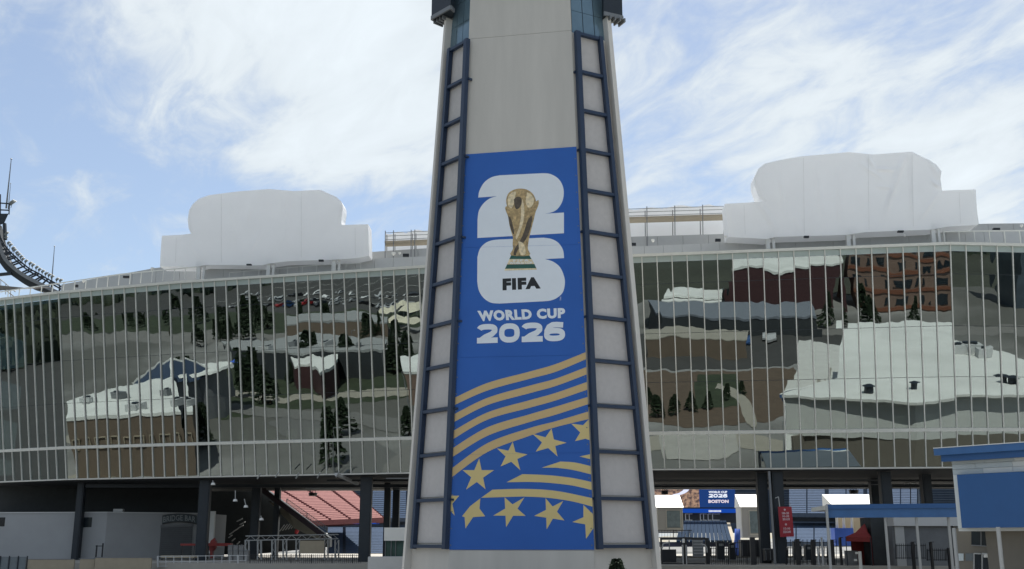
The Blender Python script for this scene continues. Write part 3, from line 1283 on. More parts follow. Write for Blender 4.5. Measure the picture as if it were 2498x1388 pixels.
def star(tips):
    P = [np.array(t, float) for t in tips]
    out = []
    for i in range(5):
        a, b = P[i], P[(i + 2) % 5]
        c, d = P[(i + 1) % 5], P[(i - 1) % 5]
        # inner vertex between tip i and tip i+1 : lines (i,i+2) and (i+1,i-1)
        M = np.array([b - a, -(d - c)]).T
        s = np.linalg.solve(M, c - a)
        out += [tuple(a), tuple(a + (b - a) * s[0])]
    return out


for tips in ([(428, 705), (520, 777), (467, 895), (347, 897), (325, 777)], [(635, 602), (727, 680), (682, 778), (560, 755), (538, 643)],
             [(875, 520), (968, 608), (912, 693), (777, 663), (757, 553)], [(585, 945), (708, 945), (715, 1060), (594, 1130), (515, 1058)],
             [(838, 950), (947, 968), (955, 1088), (845, 1143), (768, 1060)]):
    bpoly([cs(p) for p in star(tips)], gold2, 'star')
for poly in ([(997, 490), (1070, 499), (1104, 465), (1108, 540), (1110, 592), (1085, 583), (1020, 598), (1052, 545)],
             [(1072, 992), (1131, 1048), (1134, 1135), (1088, 1203), (1083, 1112), (1003, 1098), (1072, 1068)],
             [(435, 952), (430, 1015), (465, 1062), (390, 1068), (343, 1138), (338, 1068), (322, 1062), (372, 1000)],
             [(251, 935), (305, 935), (262, 985), (277, 1058), (249, 1028)]):
    bpoly([cs(p) for p in poly], gold2, 'star')

two = [(168, 333)] + smooth_line([(168, 333), (176, 290), (205, 240), (250, 208), (300, 196)], 5)[1:] + [(560, 183)] + \
    smooth_line([(560, 183), (610, 187), (660, 215), (688, 260), (695, 310), (684, 362), (655, 405), (620, 424), (580, 432)], 4)[1:] + \
    [(696, 425), (696, 553), (163, 582), (164, 470)] + smooth_line([(164, 470), (172, 415), (200, 370), (240, 338), (284, 325)], 5)[1:]
bpoly([cb(p) for p in two], wprint, 'emblem_numeral')
six = [(163, 700)] + smooth_line([(163, 700), (178, 650), (210, 615), (250, 597), (300, 591)], 5)[1:] + [(570, 580)] + \
    smooth_line([(570, 580), (620, 588), (662, 612), (690, 655), (697, 706)], 5)[1:] + [(580, 712)] + \
    smooth_line([(580, 712), (630, 728), (672, 762), (696, 815), (702, 860), (690, 915), (655, 950), (615, 967), (570, 972)], 4)[1:] + \
    [(300, 986)] + smooth_line([(300, 986), (245, 980), (200, 950), (172, 905), (162, 850)], 5)[1:]
bpoly([cb(p) for p in six], wprint, 'emblem_numeral')
tg = mat('trophy_gold_print', (0.48, 0.34, 0.16), 0.5, var=0.6, scale=4.0)
tg2 = mat('trophy_light_gold_print', (0.80, 0.66, 0.42), 0.5, var=0.35, scale=4)
tdk = mat('trophy_brown_print', (0.10, 0.075, 0.05), 0.5, var=0.5, scale=3)
tgr = mat('trophy_green_print', (0.02, 0.10, 0.075), 0.5, var=0.2)
cup = [(345, 385), (340, 350), (352, 310), (380, 288), (420, 278), (465, 283), (500, 305), (518, 335), (525, 356), (538, 348), (541, 368), (533, 395), (522, 420), (510, 470),
       (497, 520), (485, 570), (477, 610), (474, 650), (483, 690), (370, 690), (382, 650), (380, 620), (382, 580), (372, 545), (360, 500), (352, 450), (340, 420), (334, 395)]
bpoly([cb(p) for p in smooth_line(cup + [cup[0]], 3)[:-1]], tg, 'trophy_print', 2)
bpoly([cb(p) for p in smooth_line([(352, 385), (350, 340), (368, 308), (400, 296), (395, 330), (388, 370), (372, 400), (352, 385)], 3)[:-1]], tg2, 'trophy_print', 3)
bpoly([cb(p) for p in smooth_line([(470, 300), (500, 320), (512, 350), (500, 385), (478, 395), (460, 360), (470, 300)], 3)[:-1]], tg2, 'trophy_print', 3)
bpoly([cb(p) for p in smooth_line([(388, 345), (405, 328), (430, 332), (436, 358), (425, 392), (405, 405), (392, 385), (388, 345)], 3)[:-1]], tdk, 'trophy_print', 4)
bpoly([cb(p) for p in smooth_line([(385, 686), (392, 650), (425, 600), (450, 545), (470, 480), (495, 445), (500, 470), (488, 530), (462, 590), (430, 630), (405, 670), (400, 688), (385, 686)], 3)[:-1]], tdk, 'trophy_print', 3)
bpoly([cb(p) for p in smooth_line([(440, 340), (452, 400), (448, 470), (428, 540), (405, 590), (400, 570), (418, 520), (430, 460), (432, 400), (440, 340)], 3)[:-1]], tg2, 'trophy_print', 4)
bpoly([cb(p) for p in smooth_line([(352, 440), (372, 470), (385, 520), (390, 560), (376, 545), (362, 500), (352, 440)], 3)[:-1]], tdk, 'trophy_print', 4)
bpoly([cb(p) for p in smooth_line([(415, 600), (450, 620), (460, 680), (430, 686), (420, 650), (415, 600)], 3)[:-1]], tg2, 'trophy_print', 4)
bpoly([cb(p) for p in [(370, 690), (484, 690), (497, 712), (360, 712)]], tgr, 'trophy_print', 2)
bpoly([cb(p) for p in [(360, 712), (497, 712), (514, 742), (346, 745)]], tg2, 'trophy_print', 2)
bpoly([cb(p) for p in [(346, 745), (514, 742), (526, 768), (333, 772)]], tgr, 'trophy_print', 2)
bpoly([cb(p) for p in [(333, 772), (526, 768), (530, 777), (330, 783)]], tg2, 'trophy_print', 2)


def btext(body, tl, tr, br, bl, mt, lay, bold, name='lettering', sp=1.0):
    f = quadmap(*[tf(*p, .147 + .006 * lay) for p in (tl, tr, br, bl)])
    return text_mesh(body, f, name, mt, ban, bold, sp)


btext('FIFA', cb((318, 832)), cb((549, 822)), cb((553, 893)), cb((318, 905)), bprint, 2, .07, sp=1.17)
btext('WORLD CUP', cb((162, 1030)), cb((703, 1012)), cb((704, 1075)), cb((172, 1096)), wprint, 1, .06, sp=1.13)
btext('FIFA', cb((385, 715)), cb((480, 713)), cb((480, 726)), cb((385, 728)), wprint, 5, .02, sp=1.3)
btext('WORLD CUP', cb((362, 730)), cb((500, 727)), cb((503, 741)), cb((362, 744)), wprint, 5, .02)
o = btext('TM', cb((671, 968)), cb((671, 945)), cb((680, 945)), cb((680, 968)), wprint, 1, .0)


# heavy wide digits built from thick strokes
def strip(pts, w, closed=False):
    P = [np.array(p, float) for p in pts]
    n = len(P)
    L_, R_ = [], []
    for i in range(n):
        if closed:
            a, b = P[(i - 1) % n], P[(i + 1) % n]
            d0, d1 = P[i] - a, b - P[i]
        else:
            d0 = P[i] - P[i - 1] if i else P[1] - P[0]
            d1 = P[i + 1] - P[i] if i < n - 1 else P[-1] - P[-2]
        d0 = d0 / np.linalg.norm(d0)
        d1 = d1 / np.linalg.norm(d1)
        nn_ = np.array([-(d0 + d1)[1], (d0 + d1)[0]])
        l = np.linalg.norm(nn_)
        nn_ = nn_ / l
        k = min(1.6, 1 / max(.3, nn_ @ np.array([-d0[1], d0[0]])))
        L_.append(P[i] + nn_ * w[0] / 2 * k if np.isscalar(w) is False else P[i] + nn_ * w / 2 * k)
        R_.append(P[i] - nn_ * w[0] / 2 * k if np.isscalar(w) is False else P[i] - nn_ * w / 2 * k)
    return L_, R_


def arc(cx, cy, rx, ry, a0, a1, n=14, e=2.6):
    out = []
    for i in range(n + 1):
        t = R(a0 + (a1 - a0) * i / n)
        c, s = math.cos(t), math.sin(t)
        out.append((cx + rx * math.copysign(abs(c) ** (2 / e), c), cy + ry * math.copysign(abs(s) ** (2 / e), s)))
    return out


def digit(ch):
    t = .27
    W = 1.22
    if ch == '0':
        return [(arc(W / 2, .5, W / 2 - .17, .5 - .13, 0, 345, 24), True)]
    if ch == '2':
        return [(arc(W / 2, .69, W / 2 - .16, .31 - .13, 170, 0, 12) + [(W - .17, .62), (W * .72, .46), (W * .42, .32), (.22, .13)], False), ([(.03, .13), (W, .13)], False)]
    if ch == '6':
        return [(arc(W / 2, .34, W / 2 - .17, .34 - .13, 0, 345, 22), True), ([(.17, .34), (.19, .55), (.30, .75), (.50, .86), (.72, .87), (W - .12, .84)], False)]


def digits(body, f, par, mt, w=.30):
    W = 1.22
    tot = len(body) * W + (len(body) - 1) * .06
    for i, ch in enumerate(body):
        mb = MB()
        for pts, closed in digit(ch):
            a, b = strip(pts, w, closed)
            n = len(a)
            for k in range(n if closed else n - 1):
                j = (k + 1) % n
                lift = V((0, -1, .02)) * (.0012 * (k % 12) + (.016 if len(pts) < 5 or (ch == '6' and not closed) else 0))
                mb.quad(*[f((p[0] + i * (W + .06)) / tot, p[1]) + lift for p in (a[k], a[j], b[j], b[k])])
        mb.build('lettering', mt, par)


digits('2026', quadmap(*[tf(*cb(p), .153) for p in ((158, 1116), (704, 1099), (706, 1214), (157, 1230))]), ban, wprint)

# ================================================================== INSIDE THE STADIUM
def lerp(a, b, t):
    return V(a) * (1 - t) + V(b) * t


def stand(label, fl, fr, br, bl, n, seat, step, aisles=(), group=None, aislem=None):
    t = thing('seating_stand', label, 'seating', V(fl), group)
    tr, se = MB(), MB()
    for i in range(n):
        a0, b0 = lerp(fl, bl, i / n), lerp(fr, br, i / n)
        a1, b1 = lerp(fl, bl, (i + 1) / n), lerp(fr, br, (i + 1) / n)
        dz = V((0, 0, a1.z - a0.z))
        dzb = V((0, 0, b1.z - b0.z))
        # tread then riser
        tr.quad(a0, b0, V((b1.x, b1.y, b0.z)), V((a1.x, a1.y, a0.z)))
        tr.quad(V((a1.x, a1.y, a0.z)), V((b1.x, b1.y, b0.z)), b1, a1)
        # seats : row of backs with a gap at each aisle
        cuts = [0.0] + list(aisles) + [1.0]
        gap = .022
        for c in range(len(cuts) - 1):
            u0 = cuts[c] + (gap / 2 if c else 0)
            u1 = cuts[c + 1] - (gap / 2 if c < len(cuts) - 2 else 0)
            m0, m1 = lerp(a0, V((a1.x, a1.y, a0.z)), .45), lerp(b0, V((b1.x, b1.y, b0.z)), .45)
            k = max(1, int((m1 - m0).length * (u1 - u0) / 3.2))
            for j in range(k):
                p, q = lerp(m0, m1, u0 + (u1 - u0) * j / k), lerp(m0, m1, u0 + (u1 - u0) * (j + .93) / k)
                back_ = (V((a1.x, a1.y, a0.z)) - a0) * .45
                hgt = abs(a1.z - a0.z) * .62 + .05
                se.hexa([p, q, q + back_ * .8, p + back_ * .8, p + V((0, 0, hgt)) + back_ * .5, q + V((0, 0, hgt)) + back_ * .5, q + V((0, 0, hgt)) + back_ * .9, p + V((0, 0, hgt)) + back_ * .9])
    # solid side and base
    tr.quad(fl, bl, V((bl[0], bl[1], fl[2] - 1)), V((fl[0], fl[1], fl[2] - 1)))
    tr.quad(fr, br, V((br[0], br[1], fr[2] - 1)), V((fr[0], fr[1], fr[2] - 1)))
    tr.quad(bl, br, V((br[0], br[1], fr[2] - 1)), V((bl[0], bl[1], fl[2] - 1)))
    tr.quad(fl, fr, V((fr[0], fr[1], fr[2] - .9)), V((fl[0], fl[1], fl[2] - .9)))
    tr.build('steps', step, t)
    stuff(se.build('seat_rows', seat, t))
    return t


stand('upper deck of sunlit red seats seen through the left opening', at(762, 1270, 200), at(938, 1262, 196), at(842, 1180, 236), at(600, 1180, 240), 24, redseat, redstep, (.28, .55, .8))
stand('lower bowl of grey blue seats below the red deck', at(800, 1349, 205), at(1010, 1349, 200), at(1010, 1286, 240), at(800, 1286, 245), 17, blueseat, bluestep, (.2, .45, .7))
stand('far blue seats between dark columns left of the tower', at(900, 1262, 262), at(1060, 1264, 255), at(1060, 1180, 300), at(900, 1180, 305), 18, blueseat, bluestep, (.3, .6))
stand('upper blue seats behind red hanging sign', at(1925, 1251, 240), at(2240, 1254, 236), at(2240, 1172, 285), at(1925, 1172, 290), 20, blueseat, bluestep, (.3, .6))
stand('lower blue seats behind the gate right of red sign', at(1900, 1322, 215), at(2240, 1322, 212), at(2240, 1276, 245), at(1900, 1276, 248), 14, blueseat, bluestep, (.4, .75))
tb = thing('covered_stand', 'block of lower seats under dark blue tarpaulin below the video board', 'seating', at(1690, 1318, 225))
for i in range(13):
    m = MB()
    u0, u1 = i / 13, (i + .9) / 13
    a, b = lerp(at(1650, 1318, 222), at(1786, 1318, 222), u0), lerp(at(1650, 1318, 222), at(1786, 1318, 222), u1)
    c, d = lerp(at(1660, 1270, 262), at(1772, 1270, 262), u1), lerp(at(1660, 1270, 262), at(1772, 1270, 262), u0)
    m.extrude([a, b, c, d], (0, 0, -.4))
    m.build('tarp_strip', mat('navy_tarp', (.018, .035, .065), .95, spec=.1, var=.1), tb)
m = MB()
m.extrude([at(1786, 1326, 221), at(1796, 1328, 221), at(1781, 1275, 262), at(1773, 1275, 262)], (0, 0, -.3))
m.build('stair', tanp, tb)
m = MB()
m.pbox(1600, 1322, 1800, 1334, 224, .5)
m.build('field_wall', mat('navy_wall', (.015, .02, .05), .6), tb)
for (x0, x1, y1, lb) in [(440, 1080, 1300, 'dark far tier closing the view left of the tower'), (1540, 2540, 1300, 'dark far tier closing the view right of the tower')]:
    t = thing('far_tier', lb, 'seating', at((x0 + x1) / 2, y1, 312))
    m = MB()
    m.pbox(x0, 1120, x1, y1, 312, 2)
    m.build('rear_face', mat('far_tier_blue', (.045, .065, .10), .9, var=.25, scale=.3), t)
    for k in range(14):
        m = MB()
        m.pbox(x0, 1176 + k * 6, x1, 1177.2 + k * 6, 311.6, .3)
        m.build('row_edge', mat('row_edge_grey', (.10, .13, .17), .9), t)
# ribbon board and suites band
rb = thing('ribbon_board', 'blue ribbon board with white lettering under the red seating deck', 'ribbon board', at(840, 1272, 203))
m = MB()
m.pbox(836, 1264, 925, 1278, 203, .4)
m.build('screen', emit('ribbon_blue', (.01, .07, .42), .55), rb)
for k in range(7):
    m = MB()
    m.pbox(859 + k * 2.5, 1268.5, 860.7 + k * 2.5, 1272.5, 202.9, .05)
    m.build('lettering', emit('ribbon_white', (.75, .8, .9), .7), rb)
sb = thing('suite_band', 'dark suite level with pale window frames below the video board', 'suites', at(1740, 1260, 262))
m = MB()
m.pbox(1600, 1251, 1845, 1276, 264, 2)
m.build('band', darkw, sb)
for (x0, x1) in [(1672, 1680), (1681, 1689), (1708, 1714), (1716, 1724), (1727, 1736), (1738, 1756)]:
    m = MB()
    m.pbox(x0, 1253, x1, 1254.3, 263, .3)
    m.pbox(x0, 1268, x1, 1269.3, 263, .3)
    m.pbox(x0, 1254.3, x0 + 1.3, 1268, 263, .3)
    m.build('window_frame', white, sb)
rb2 = thing('ribbon_board', 'long blue ribbon board directly under the video board', 'ribbon board', at(1700, 1246, 261))
m = MB()
m.pbox(1600, 1241, 1845, 1251, 261, .4)
m.build('screen', MATS['ribbon_blue'], rb2)
for k in range(10):
    m = MB()
    m.pbox(1729 + k * 3.1, 1244.5, 1731 + k * 3.1, 1249, 260.9, .05)
    m.build('lettering', MATS['ribbon_white'], rb2)
# video board
vb = thing('video_board', 'large video board showing crowd picture and world cup Boston title', 'video board', at(1700, 1237, 260))
m = MB()
m.pbox(1560, 1150, 1705, 1237.5, 260, .6)
m.build('crowd_picture', emit('crowd_screen', (.42, .27, .19), .62, ((.10, .07, .07), 1.3)), vb)
m = MB()
m.pbox(1705, 1150, 1793, 1237.5, 260, .6)
m.build('blue_picture', emit('blue_screen', (.015, .05, .19), .6), vb)
m = MB()
P_ = smooth_line([(1646, 1208), (1660, 1207), (1676, 1200), (1683, 1191)], 5)
Q_ = smooth_line([(1671, 1190), (1666, 1196), (1655, 1203), (1640, 1206)], 5)
m.extrude([at(x, y, 259.9) for x, y in P_ + Q_], (0, .05, 0))
m.build('bright_arc', emit('screen_white', (.62, .66, .9), .8), vb)


def vtext(body, x0, y0, x1, y1, Y, mt, par, bold=.05, name='lettering', sp=1.05):
    return text_mesh(body, quadmap(at(x0, y0, Y), at(x1, y0, Y), at(x1, y1, Y), at(x0, y1, Y)), name, mt, par, bold, sp)


vtext('WORLD CUP', 1728.5, 1197.5, 1774, 1203, 259.8, MATS['ribbon_white'], vb)
digits('2026', quadmap(at(1728.5, 1205, 259.8), at(1774.5, 1205, 259.8), at(1774.5, 1213.5, 259.8), at(1728.5, 1213.5, 259.8)), vb, MATS['ribbon_white'])
vtext('BOSTON', 1728, 1219, 1777.5, 1227, 259.8, emit('boston_letters', (.62, .55, .62), .75), vb, .06)
# pitch
m = MB()
m.quad((-90, 181, -2.4), (110, 181, -2.4), (110, 232, -2.4), (-90, 232, -2.4))
struct(m.build('pitch', mat('pitch_turf', (.05, .085, .03), .9, var=.4, scale=.3)))


# booths on the sunlit inner edge
def booth(label, x0, x1, ytop, yroof, ybot, Y, d=3.4):
    t = thing('ticket_booth', label, 'booth', at((x0 + x1) / 2, ybot, Y))
    a, b = at(x0, yroof, Y), at(x1, yroof, Y)
    zb = at(x0, ybot, Y).z
    zt = a.z
    m = MB()
    m.box(a.x + .05, b.x - .05, Y, Y + d, zb, zt)
    m.build('body', greyl, t)
    zr = at(x0, ytop, Y + 3).z
    m = MB()
    m.hexa([(a.x - .1, Y - .15, zt + .01), (b.x + .1, Y - .15, zt + .01), (b.x + .1, Y + d, zt + .01), (a.x - .1, Y + d, zt + .01),
            (a.x - .05, Y + .0, zt + .12), (b.x + .05, Y + .0, zt + .12), (b.x + .05, Y + 3, zr), (a.x - .05, Y + 3, zr)])
    m.build('roof', white, t)
    w = b.x - a.x
    wn = MB()
    hz = zt - zb
    wn.box(a.x + w * .38, b.x - w * .12, Y - .05, Y + .05, zb + hz * .16, zt - hz * .14)
    wo = wn.build('window', mat('booth_window', (.22, .29, .33), .15, var=.25, scale=2), t)
    for (p, q) in [((.35, .12), (.38, .88)), ((.88, .12), (.91, .88)), ((.35, .88), (.91, .91)), ((.35, .09), (.91, .13)), ((.02, .0), (.05, 1)), ((.95, 0), (.98, 1))]:
        f = MB()
        f.box(a.x + w * p[0], a.x + w * q[0], Y - .09, Y - .02, zb + hz * p[1], zb + hz * q[1])
        f.build('frame', alu, wo)
    return t


booth('grey booth with glaring white roof beside right foot of tower', 1601, 1666, 1208, 1238, 1296, 149)
booth('grey booth with glaring white roof beside blue inflatable pillar', 1806, 1862, 1206, 1237, 1312, 149)
bt = thing('white_cabin', 'bright white cabin roof above the blue canopy with open white frame', 'cabin', at(2090, 1290, 150))
m = MB()
z0, z1 = at(2050, 1240, 150).z, at(2050, 1206, 156).z
a, b = at(2037, 1232, 150), at(2162, 1232, 150)
m.hexa([(a.x, 150, z0 - .3), (b.x, 150, z0 - .3), (b.x, 156, z0 - .3), (a.x, 156, z0 - .3), (a.x, 150, z0), (b.x, 150, z0), (b.x, 156, z1), (a.x, 156, z1)])
m.build('roof', white, bt)
for x in (2042, 2059, 2079):
    m = MB()
    m.tube(at(x, 1290, 148), at(x - 2, 1234, 148), .17, 8)
    m.build('post', white, bt)
m = MB()
m.pbox(2047, 1255, 2180, 1330, 158, .4)
m.build('rear_wall', tanp, bt)
bx = tag(None or (lambda mm: (mm.pbox(2037, 1288, 2083, 1331, 147.5, 1.8), mm.build('blue_cube', mat('bright_blue_vinyl', (.05, .14, .62), .5, var=.15, scale=1)))[1])(MB()), 'bright blue vinyl cube under the open white frame', 'block')
m = MB()
c0, c1 = at(1799, 1356, 148), at(1799, 1290, 148)
m.tube(c0, c1, .5, 12, .36)
tag(m.build('inflatable_pillar', MATS['bright_blue_vinyl'], None, True), 'bright blue inflatable pillar leaning beside booth', 'pillar')

# stage crates / dark gate frames at right
gt = thing('entry_gate', 'black framed entry gate with turnstile shutters by right foot of tower', 'gate', at(1665, 1388, 104))
for (x0, y0, x1, y1, Y, mt, nm) in [(1612, 1312, 1616, 1392, 104, black, 'post'), (1668, 1310, 1677, 1392, 104, black, 'post'), (1722, 1312, 1731, 1392, 104, black, 'post'),
                                    (1612, 1311, 1722, 1317, 104.1, black, 'header'), (1616, 1340, 1650, 1372, 108, black, 'machine'), (1690, 1316, 1716, 1358, 108, greyd, 'roller_shutter'),
                                    (1665, 1329, 1667.6, 1392, 103.8, grey, 'pole'), (1673.5, 1329, 1676, 1392, 103.8, grey, 'pole'), (1632, 1318, 1634, 1341, 103.8, greyd, 'pole'),
                                    (1665, 1314, 1670, 1324, 103.7, white, 'notice'), (1617, 1373, 1720, 1385, 103.9, black, 'low_panel')]:
    m = MB()
    m.pbox(x0, y0, x1, y1, Y, .25)
    m.build(nm, mt, gt)
for k in range(5):
    m = MB()
    m.pbox(1692, 1319 + k * 7.5, 1714, 1321 + k * 7.5, 107.9, .1)
    m.build('shutter_slat', grey, gt)
for (pts) in [[(1615, 1338), (1617, 1327), (1622, 1325), (1631, 1324)], [(1710, 1327), (1719, 1329), (1724, 1336), (1725, 1348)]]:
    m = MB()
    for i in range(len(pts) - 1):
        m.tube(at(*pts[i], 103.6), at(*pts[i + 1], 103.6), .07, 6)
    m.build('swan_neck_pipe', grey, gt)
bkt = thing('planter_wall', 'low concrete wall catching sun between the gate posts', 'wall', at(1685, 1360, 144))
for (x0, x1) in [(1648, 1792), (1795, 1870), (1900, 2035)]:
    m = MB()
    a, b = at(x0, 1360, 139), at(x1, 1360, 139)
    m.box(a.x, b.x, 139, 144, 2.8, 3.05)
    m.build('block', concfloor, bkt)


def fence(label, x0, x1, ytop, ybot, Y, n, mt=black, spikes=False, rails=(0.08, .92), r=.025, slope=0.0):
    t = thing('railing', label, 'fence', at(x0, ybot, Y))
    for k in range(n + 1):
        x = x0 + (x1 - x0) * k / n
        m = MB()
        dy = slope * (x - x0)
        m.tube(at(x, ybot + dy, Y), at(x, ytop + dy, Y), r * (2.4 if k % 10 == 0 else 1), 5)
        if spikes:
            m.tube(at(x, ytop + dy, Y), at(x, ytop + dy - 3, Y), r * 1.2, 5, .005)
        m.build('picket', mt, t)
    for f in rails:
        y = ytop + (ybot - ytop) * (1 - f)
        m = MB()
        m.bar(at(x0, y, Y), at(x1, y + slope * (x1 - x0), Y), .06)
        m.build('rail', mt, t)
    return t


fence('black picket gate between booth and red sign column', 1731, 1850, 1318, 1392, 103, 26)
fence('black rail on top of the gate frame beside left booth', 1606, 1688, 1292, 1313, 105, 22, r=.018)
fence('dark railing under the blue canopy left end', 1918, 2040, 1316, 1392, 102, 12, r=.03)
fence('low black barrier rail inside the concourse behind the gate', 1734, 1846, 1336, 1357, 126, 18, r=.03)
fence('low black barrier rail inside the concourse right of the red sign', 1922, 2034, 1334, 1359, 122, 20, r=.03)
for (x0, y0, x1, y1, Y, lb) in [(1750, 1322, 1768, 1352, 120, 'dark scanner cabinet behind the gate, left one'), (1780, 1326, 1794, 1354, 121, 'dark scanner cabinet behind the gate, right one'), (1938, 1322, 1956, 1358, 118, 'dark scanner cabinet just right of the red sign'),
                               (1966, 1330, 1980, 1358, 118.5, 'short dark scanner cabinet between gate posts')]:
    t = thing('scanner_cabinet', lb, 'cabinet', at((x0 + x1) / 2, 1318 + 2.2 * F / Y, Y))
    m = MB()
    m.pbox(x0, y0, x1, 1318 + 2.19 * F / Y, Y, .8)
    m.build('body', dark, t)
    m = MB()
    m.pbox(x0 - .8, y0 - 2, x1 + .8, y0, Y - .05, .9)
    m.build('top', greyd, t)
    m = MB()
    m.pbox(x0 + 3, y0 + 4, x1 - 3, y0 + 10, Y - .04, .05)
    m.build('display', grey, t)
fence('black spiked fence under the blue canopy near its far pole', 2186, 2258, 1328, 1364, 96, 16, spikes=True)
fence('black spiked fence stepping down beside the right building', 2262, 2326, 1340, 1368, 94, 14, spikes=True)
for (x, y0, Y, w, lb) in [(1948, 1316, 101, 10, 'black gate post nearest the red hanging sign'), (1986, 1318, 101, 9, 'black gate post between red sign and canopy pole'), (2031, 1318, 100, 12, 'black gate post beside the canopy end pole'),
                          (2053, 1312, 100, 5, 'thin black post beside the blue cube'), (2230, 1323, 95.5, 6, 'black fence post with finial by second canopy pole'), (2275, 1323, 93.5, 5, 'black fence post at the step of spiked fence'),
                          (2320, 1338, 93, 9, 'thick black fence post at right end of spiked fence'), (1838, 1312, 101.5, 12, 'black gate post in front of right booth')]:
    m = MB()
    m.pbox(x - w / 2, y0, x + w / 2, 1400, Y, .3)
    m.pbox(x - w / 2 - 1, y0 - 1.6, x + w / 2 + 1, y0, Y - .03, .36)
    tag(m.build('gate_post', black), lb, 'post')
# machinery, bins seen dark behind the gates
for (x0, y0, x1, y1, Y, mt, lb, nm) in [(1808, 1318, 1862, 1358, 112, black, 'black cage trolley under the right booth', 'cage_trolley'), (1866, 1340, 1894, 1368, 107, black, 'black bin at foot of the big column', 'bin'),
                                        (2070, 1345, 2092, 1378, 100, greyd, 'dark crate stack behind white pole', 'crate_stack')]:
    t = thing(nm, lb, nm.split('_')[0], at(x0, y1, Y))
    m = MB()
    m.pbox(x0, y0, x1, y1, Y, 1.2)
    m.build('box', mt, t)
    m = MB()
    m.pbox(x0 - 1, y0 - 1.5, x1 + 1, y0, Y - .05, 1.3)
    m.build('rim', greyd, t)
    for k in range(3):
        m = MB()
        m.pbox(x0 + 2 + (x1 - x0 - 6) * k / 2, y0 + 3, x0 + 3.2 + (x1 - x0 - 6) * k / 2, y1 - 2, Y - .04, .05)
        m.build('bar', greyd, t)

# red hanging sign
rs = thing('hanging_sign', 'tall red gate sign with white section numbers hanging on dark column', 'sign', at(1917, 1310, 105))
A4 = [at(1898, 1236, 105), at(1931, 1236, 105), at(1937, 1309, 105), at(1904, 1310, 105)]
m = MB()
m.extrude(A4, (0, .12, 0))
m.build('panel', sred, rs)
rmap = quadmap(*[p - V((0, .02, 0)) for p in A4])
pk = mat('sign_pink_white', (.62, .45, .48), .5)
for (body, u0, u1, v0, v1) in [('108-125', .24, .76, .745, .82), ('141-142', .26, .76, .65, .72), ('201-218', .26, .78, .545, .625), ('113-140', .26, .76, .235, .31), ('223-240', .22, .80, .125, .205)]:
    text_mesh(body, lambda u, v, a=(u0, u1, v0, v1): rmap(a[0] + (a[1] - a[0]) * u, a[2] + (a[3] - a[2]) * v), 'lettering', pk, rs, .05)
for v_ in (.90, .41):
    m = MB()
    c0 = rmap(.47, v_)
    m.tube(c0, c0 - V((0, .03, 0)), .1, 10)
    m.build('dot', pk, rs)
m = MB()
m.tube(at(1902, 1236, 105), at(1899, 1212, 105), .05, 6)
m.tube(at(1899, 1212, 105), at(1891, 1215, 105), .05, 6)
m.tube(at(1928, 1236, 105), at(1926, 1225, 105.5), .03, 6)
m.build('hanger', grey, rs)
m = MB()
m.tube(at(1876, 1150, 105), at(1892, 1392, 104), .12, 8)
tag(m.build('drain_pipe', greyd), 'grey drain pipe running down beside the red hanging sign', 'pipe')
# speakers hung in the stands
for (x, y, Y, w, lb) in [(763, 1210, 150, 22, 'black speaker cluster hanging before the red seats'), (1622, 1206, 132, 18, 'black speaker cluster hanging above the left booth'), (2083, 1204, 138, 24, 'black speaker cluster hanging above the white cabin roof')]:
    t = thing('speaker_cluster', lb, 'speaker', at(x, y, Y))
    m = MB()
    c = at(x, y, Y)
    r_ = w / 2 * Y / F
    m.tube(c, c + V((0, 0, .45)), r_ * .85, 12, r_)
    m.build('cabinet', black, t)
    for k in (-.6, 0, .6):
        m = MB()
        m.tube(c + V((k * r_, 0, .4)), c + V((k * r_ * .4, 0, 1.4)), .04, 5)
        m.build('cable', greyd, t)

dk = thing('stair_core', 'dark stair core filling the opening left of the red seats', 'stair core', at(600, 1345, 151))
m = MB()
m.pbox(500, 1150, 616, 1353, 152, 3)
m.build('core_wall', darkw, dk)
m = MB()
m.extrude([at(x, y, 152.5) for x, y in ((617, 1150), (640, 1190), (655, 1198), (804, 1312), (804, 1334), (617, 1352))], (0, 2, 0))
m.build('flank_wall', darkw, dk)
for k in range(9):
    m = MB()
    x, y = 571 + 14 * math.sin(k * .9 + .5), 1272 + k * 8
    m.bar(at(x, y, 149), at(x + 14 - 2 * k * .5, y - 7, 149), .32, .12)
    m.build('tread', greyl, dk)
for k in range(7):
    m = MB()
    m.bar(at(682 + k * 7, 1296 - k * 1.5, 149), at(694 + k * 7, 1280 - k * 1.5, 149), .10)
    m.build('handrail', grey, dk)
m = MB()
m.tube(at(726, 1290, 149), at(722, 1302, 149), .35, 8, .2)
m.build('red_bin', sred, dk)

# ------------------------------------------------------------------ left part of the concourse
pv = thing('bar_pavilion', 'grey walled bar pavilion with roller shutter and arched bridge bar sign', 'building', (-40, 116, 2.8))
wl = mat('pavilion_wall', (.33, .34, .35), .7, var=.05, scale=.6)
P0 = at(-90, 1251, 130)
P1 = at(262, 1251, 128)
P2 = at(522, 1247, 134)
zt = P1.z
m = MB()
m.prism([(P0.x, P0.y), (P1.x, P1.y), (P2.x, P2.y), (P2.x, P2.y + 6), (P0.x, P0.y + 9)], 2.8, zt)
m.build('wall', wl, pv)
m = MB()
m.prism([(P0.x, P0.y - .1), (P1.x, P1.y - .12), (P1.x + .02, P1.y + .2), (P0.x, P0.y + .2)], zt, zt + .12)
m.prism([(P1.x, P1.y - .12), (P2.x, P2.y - .12), (P2.x, P2.y + .2), (P1.x, P1.y + .2)], zt + .003, zt + .12)
m.build('wall_cap', greyl, pv)
n2 = (P2 - P1)
n2.z = 0
n2.normalize()
n2v = V((n2.y, -n2.x, 0))
if n2v.y > 0:
    n2v = -n2v


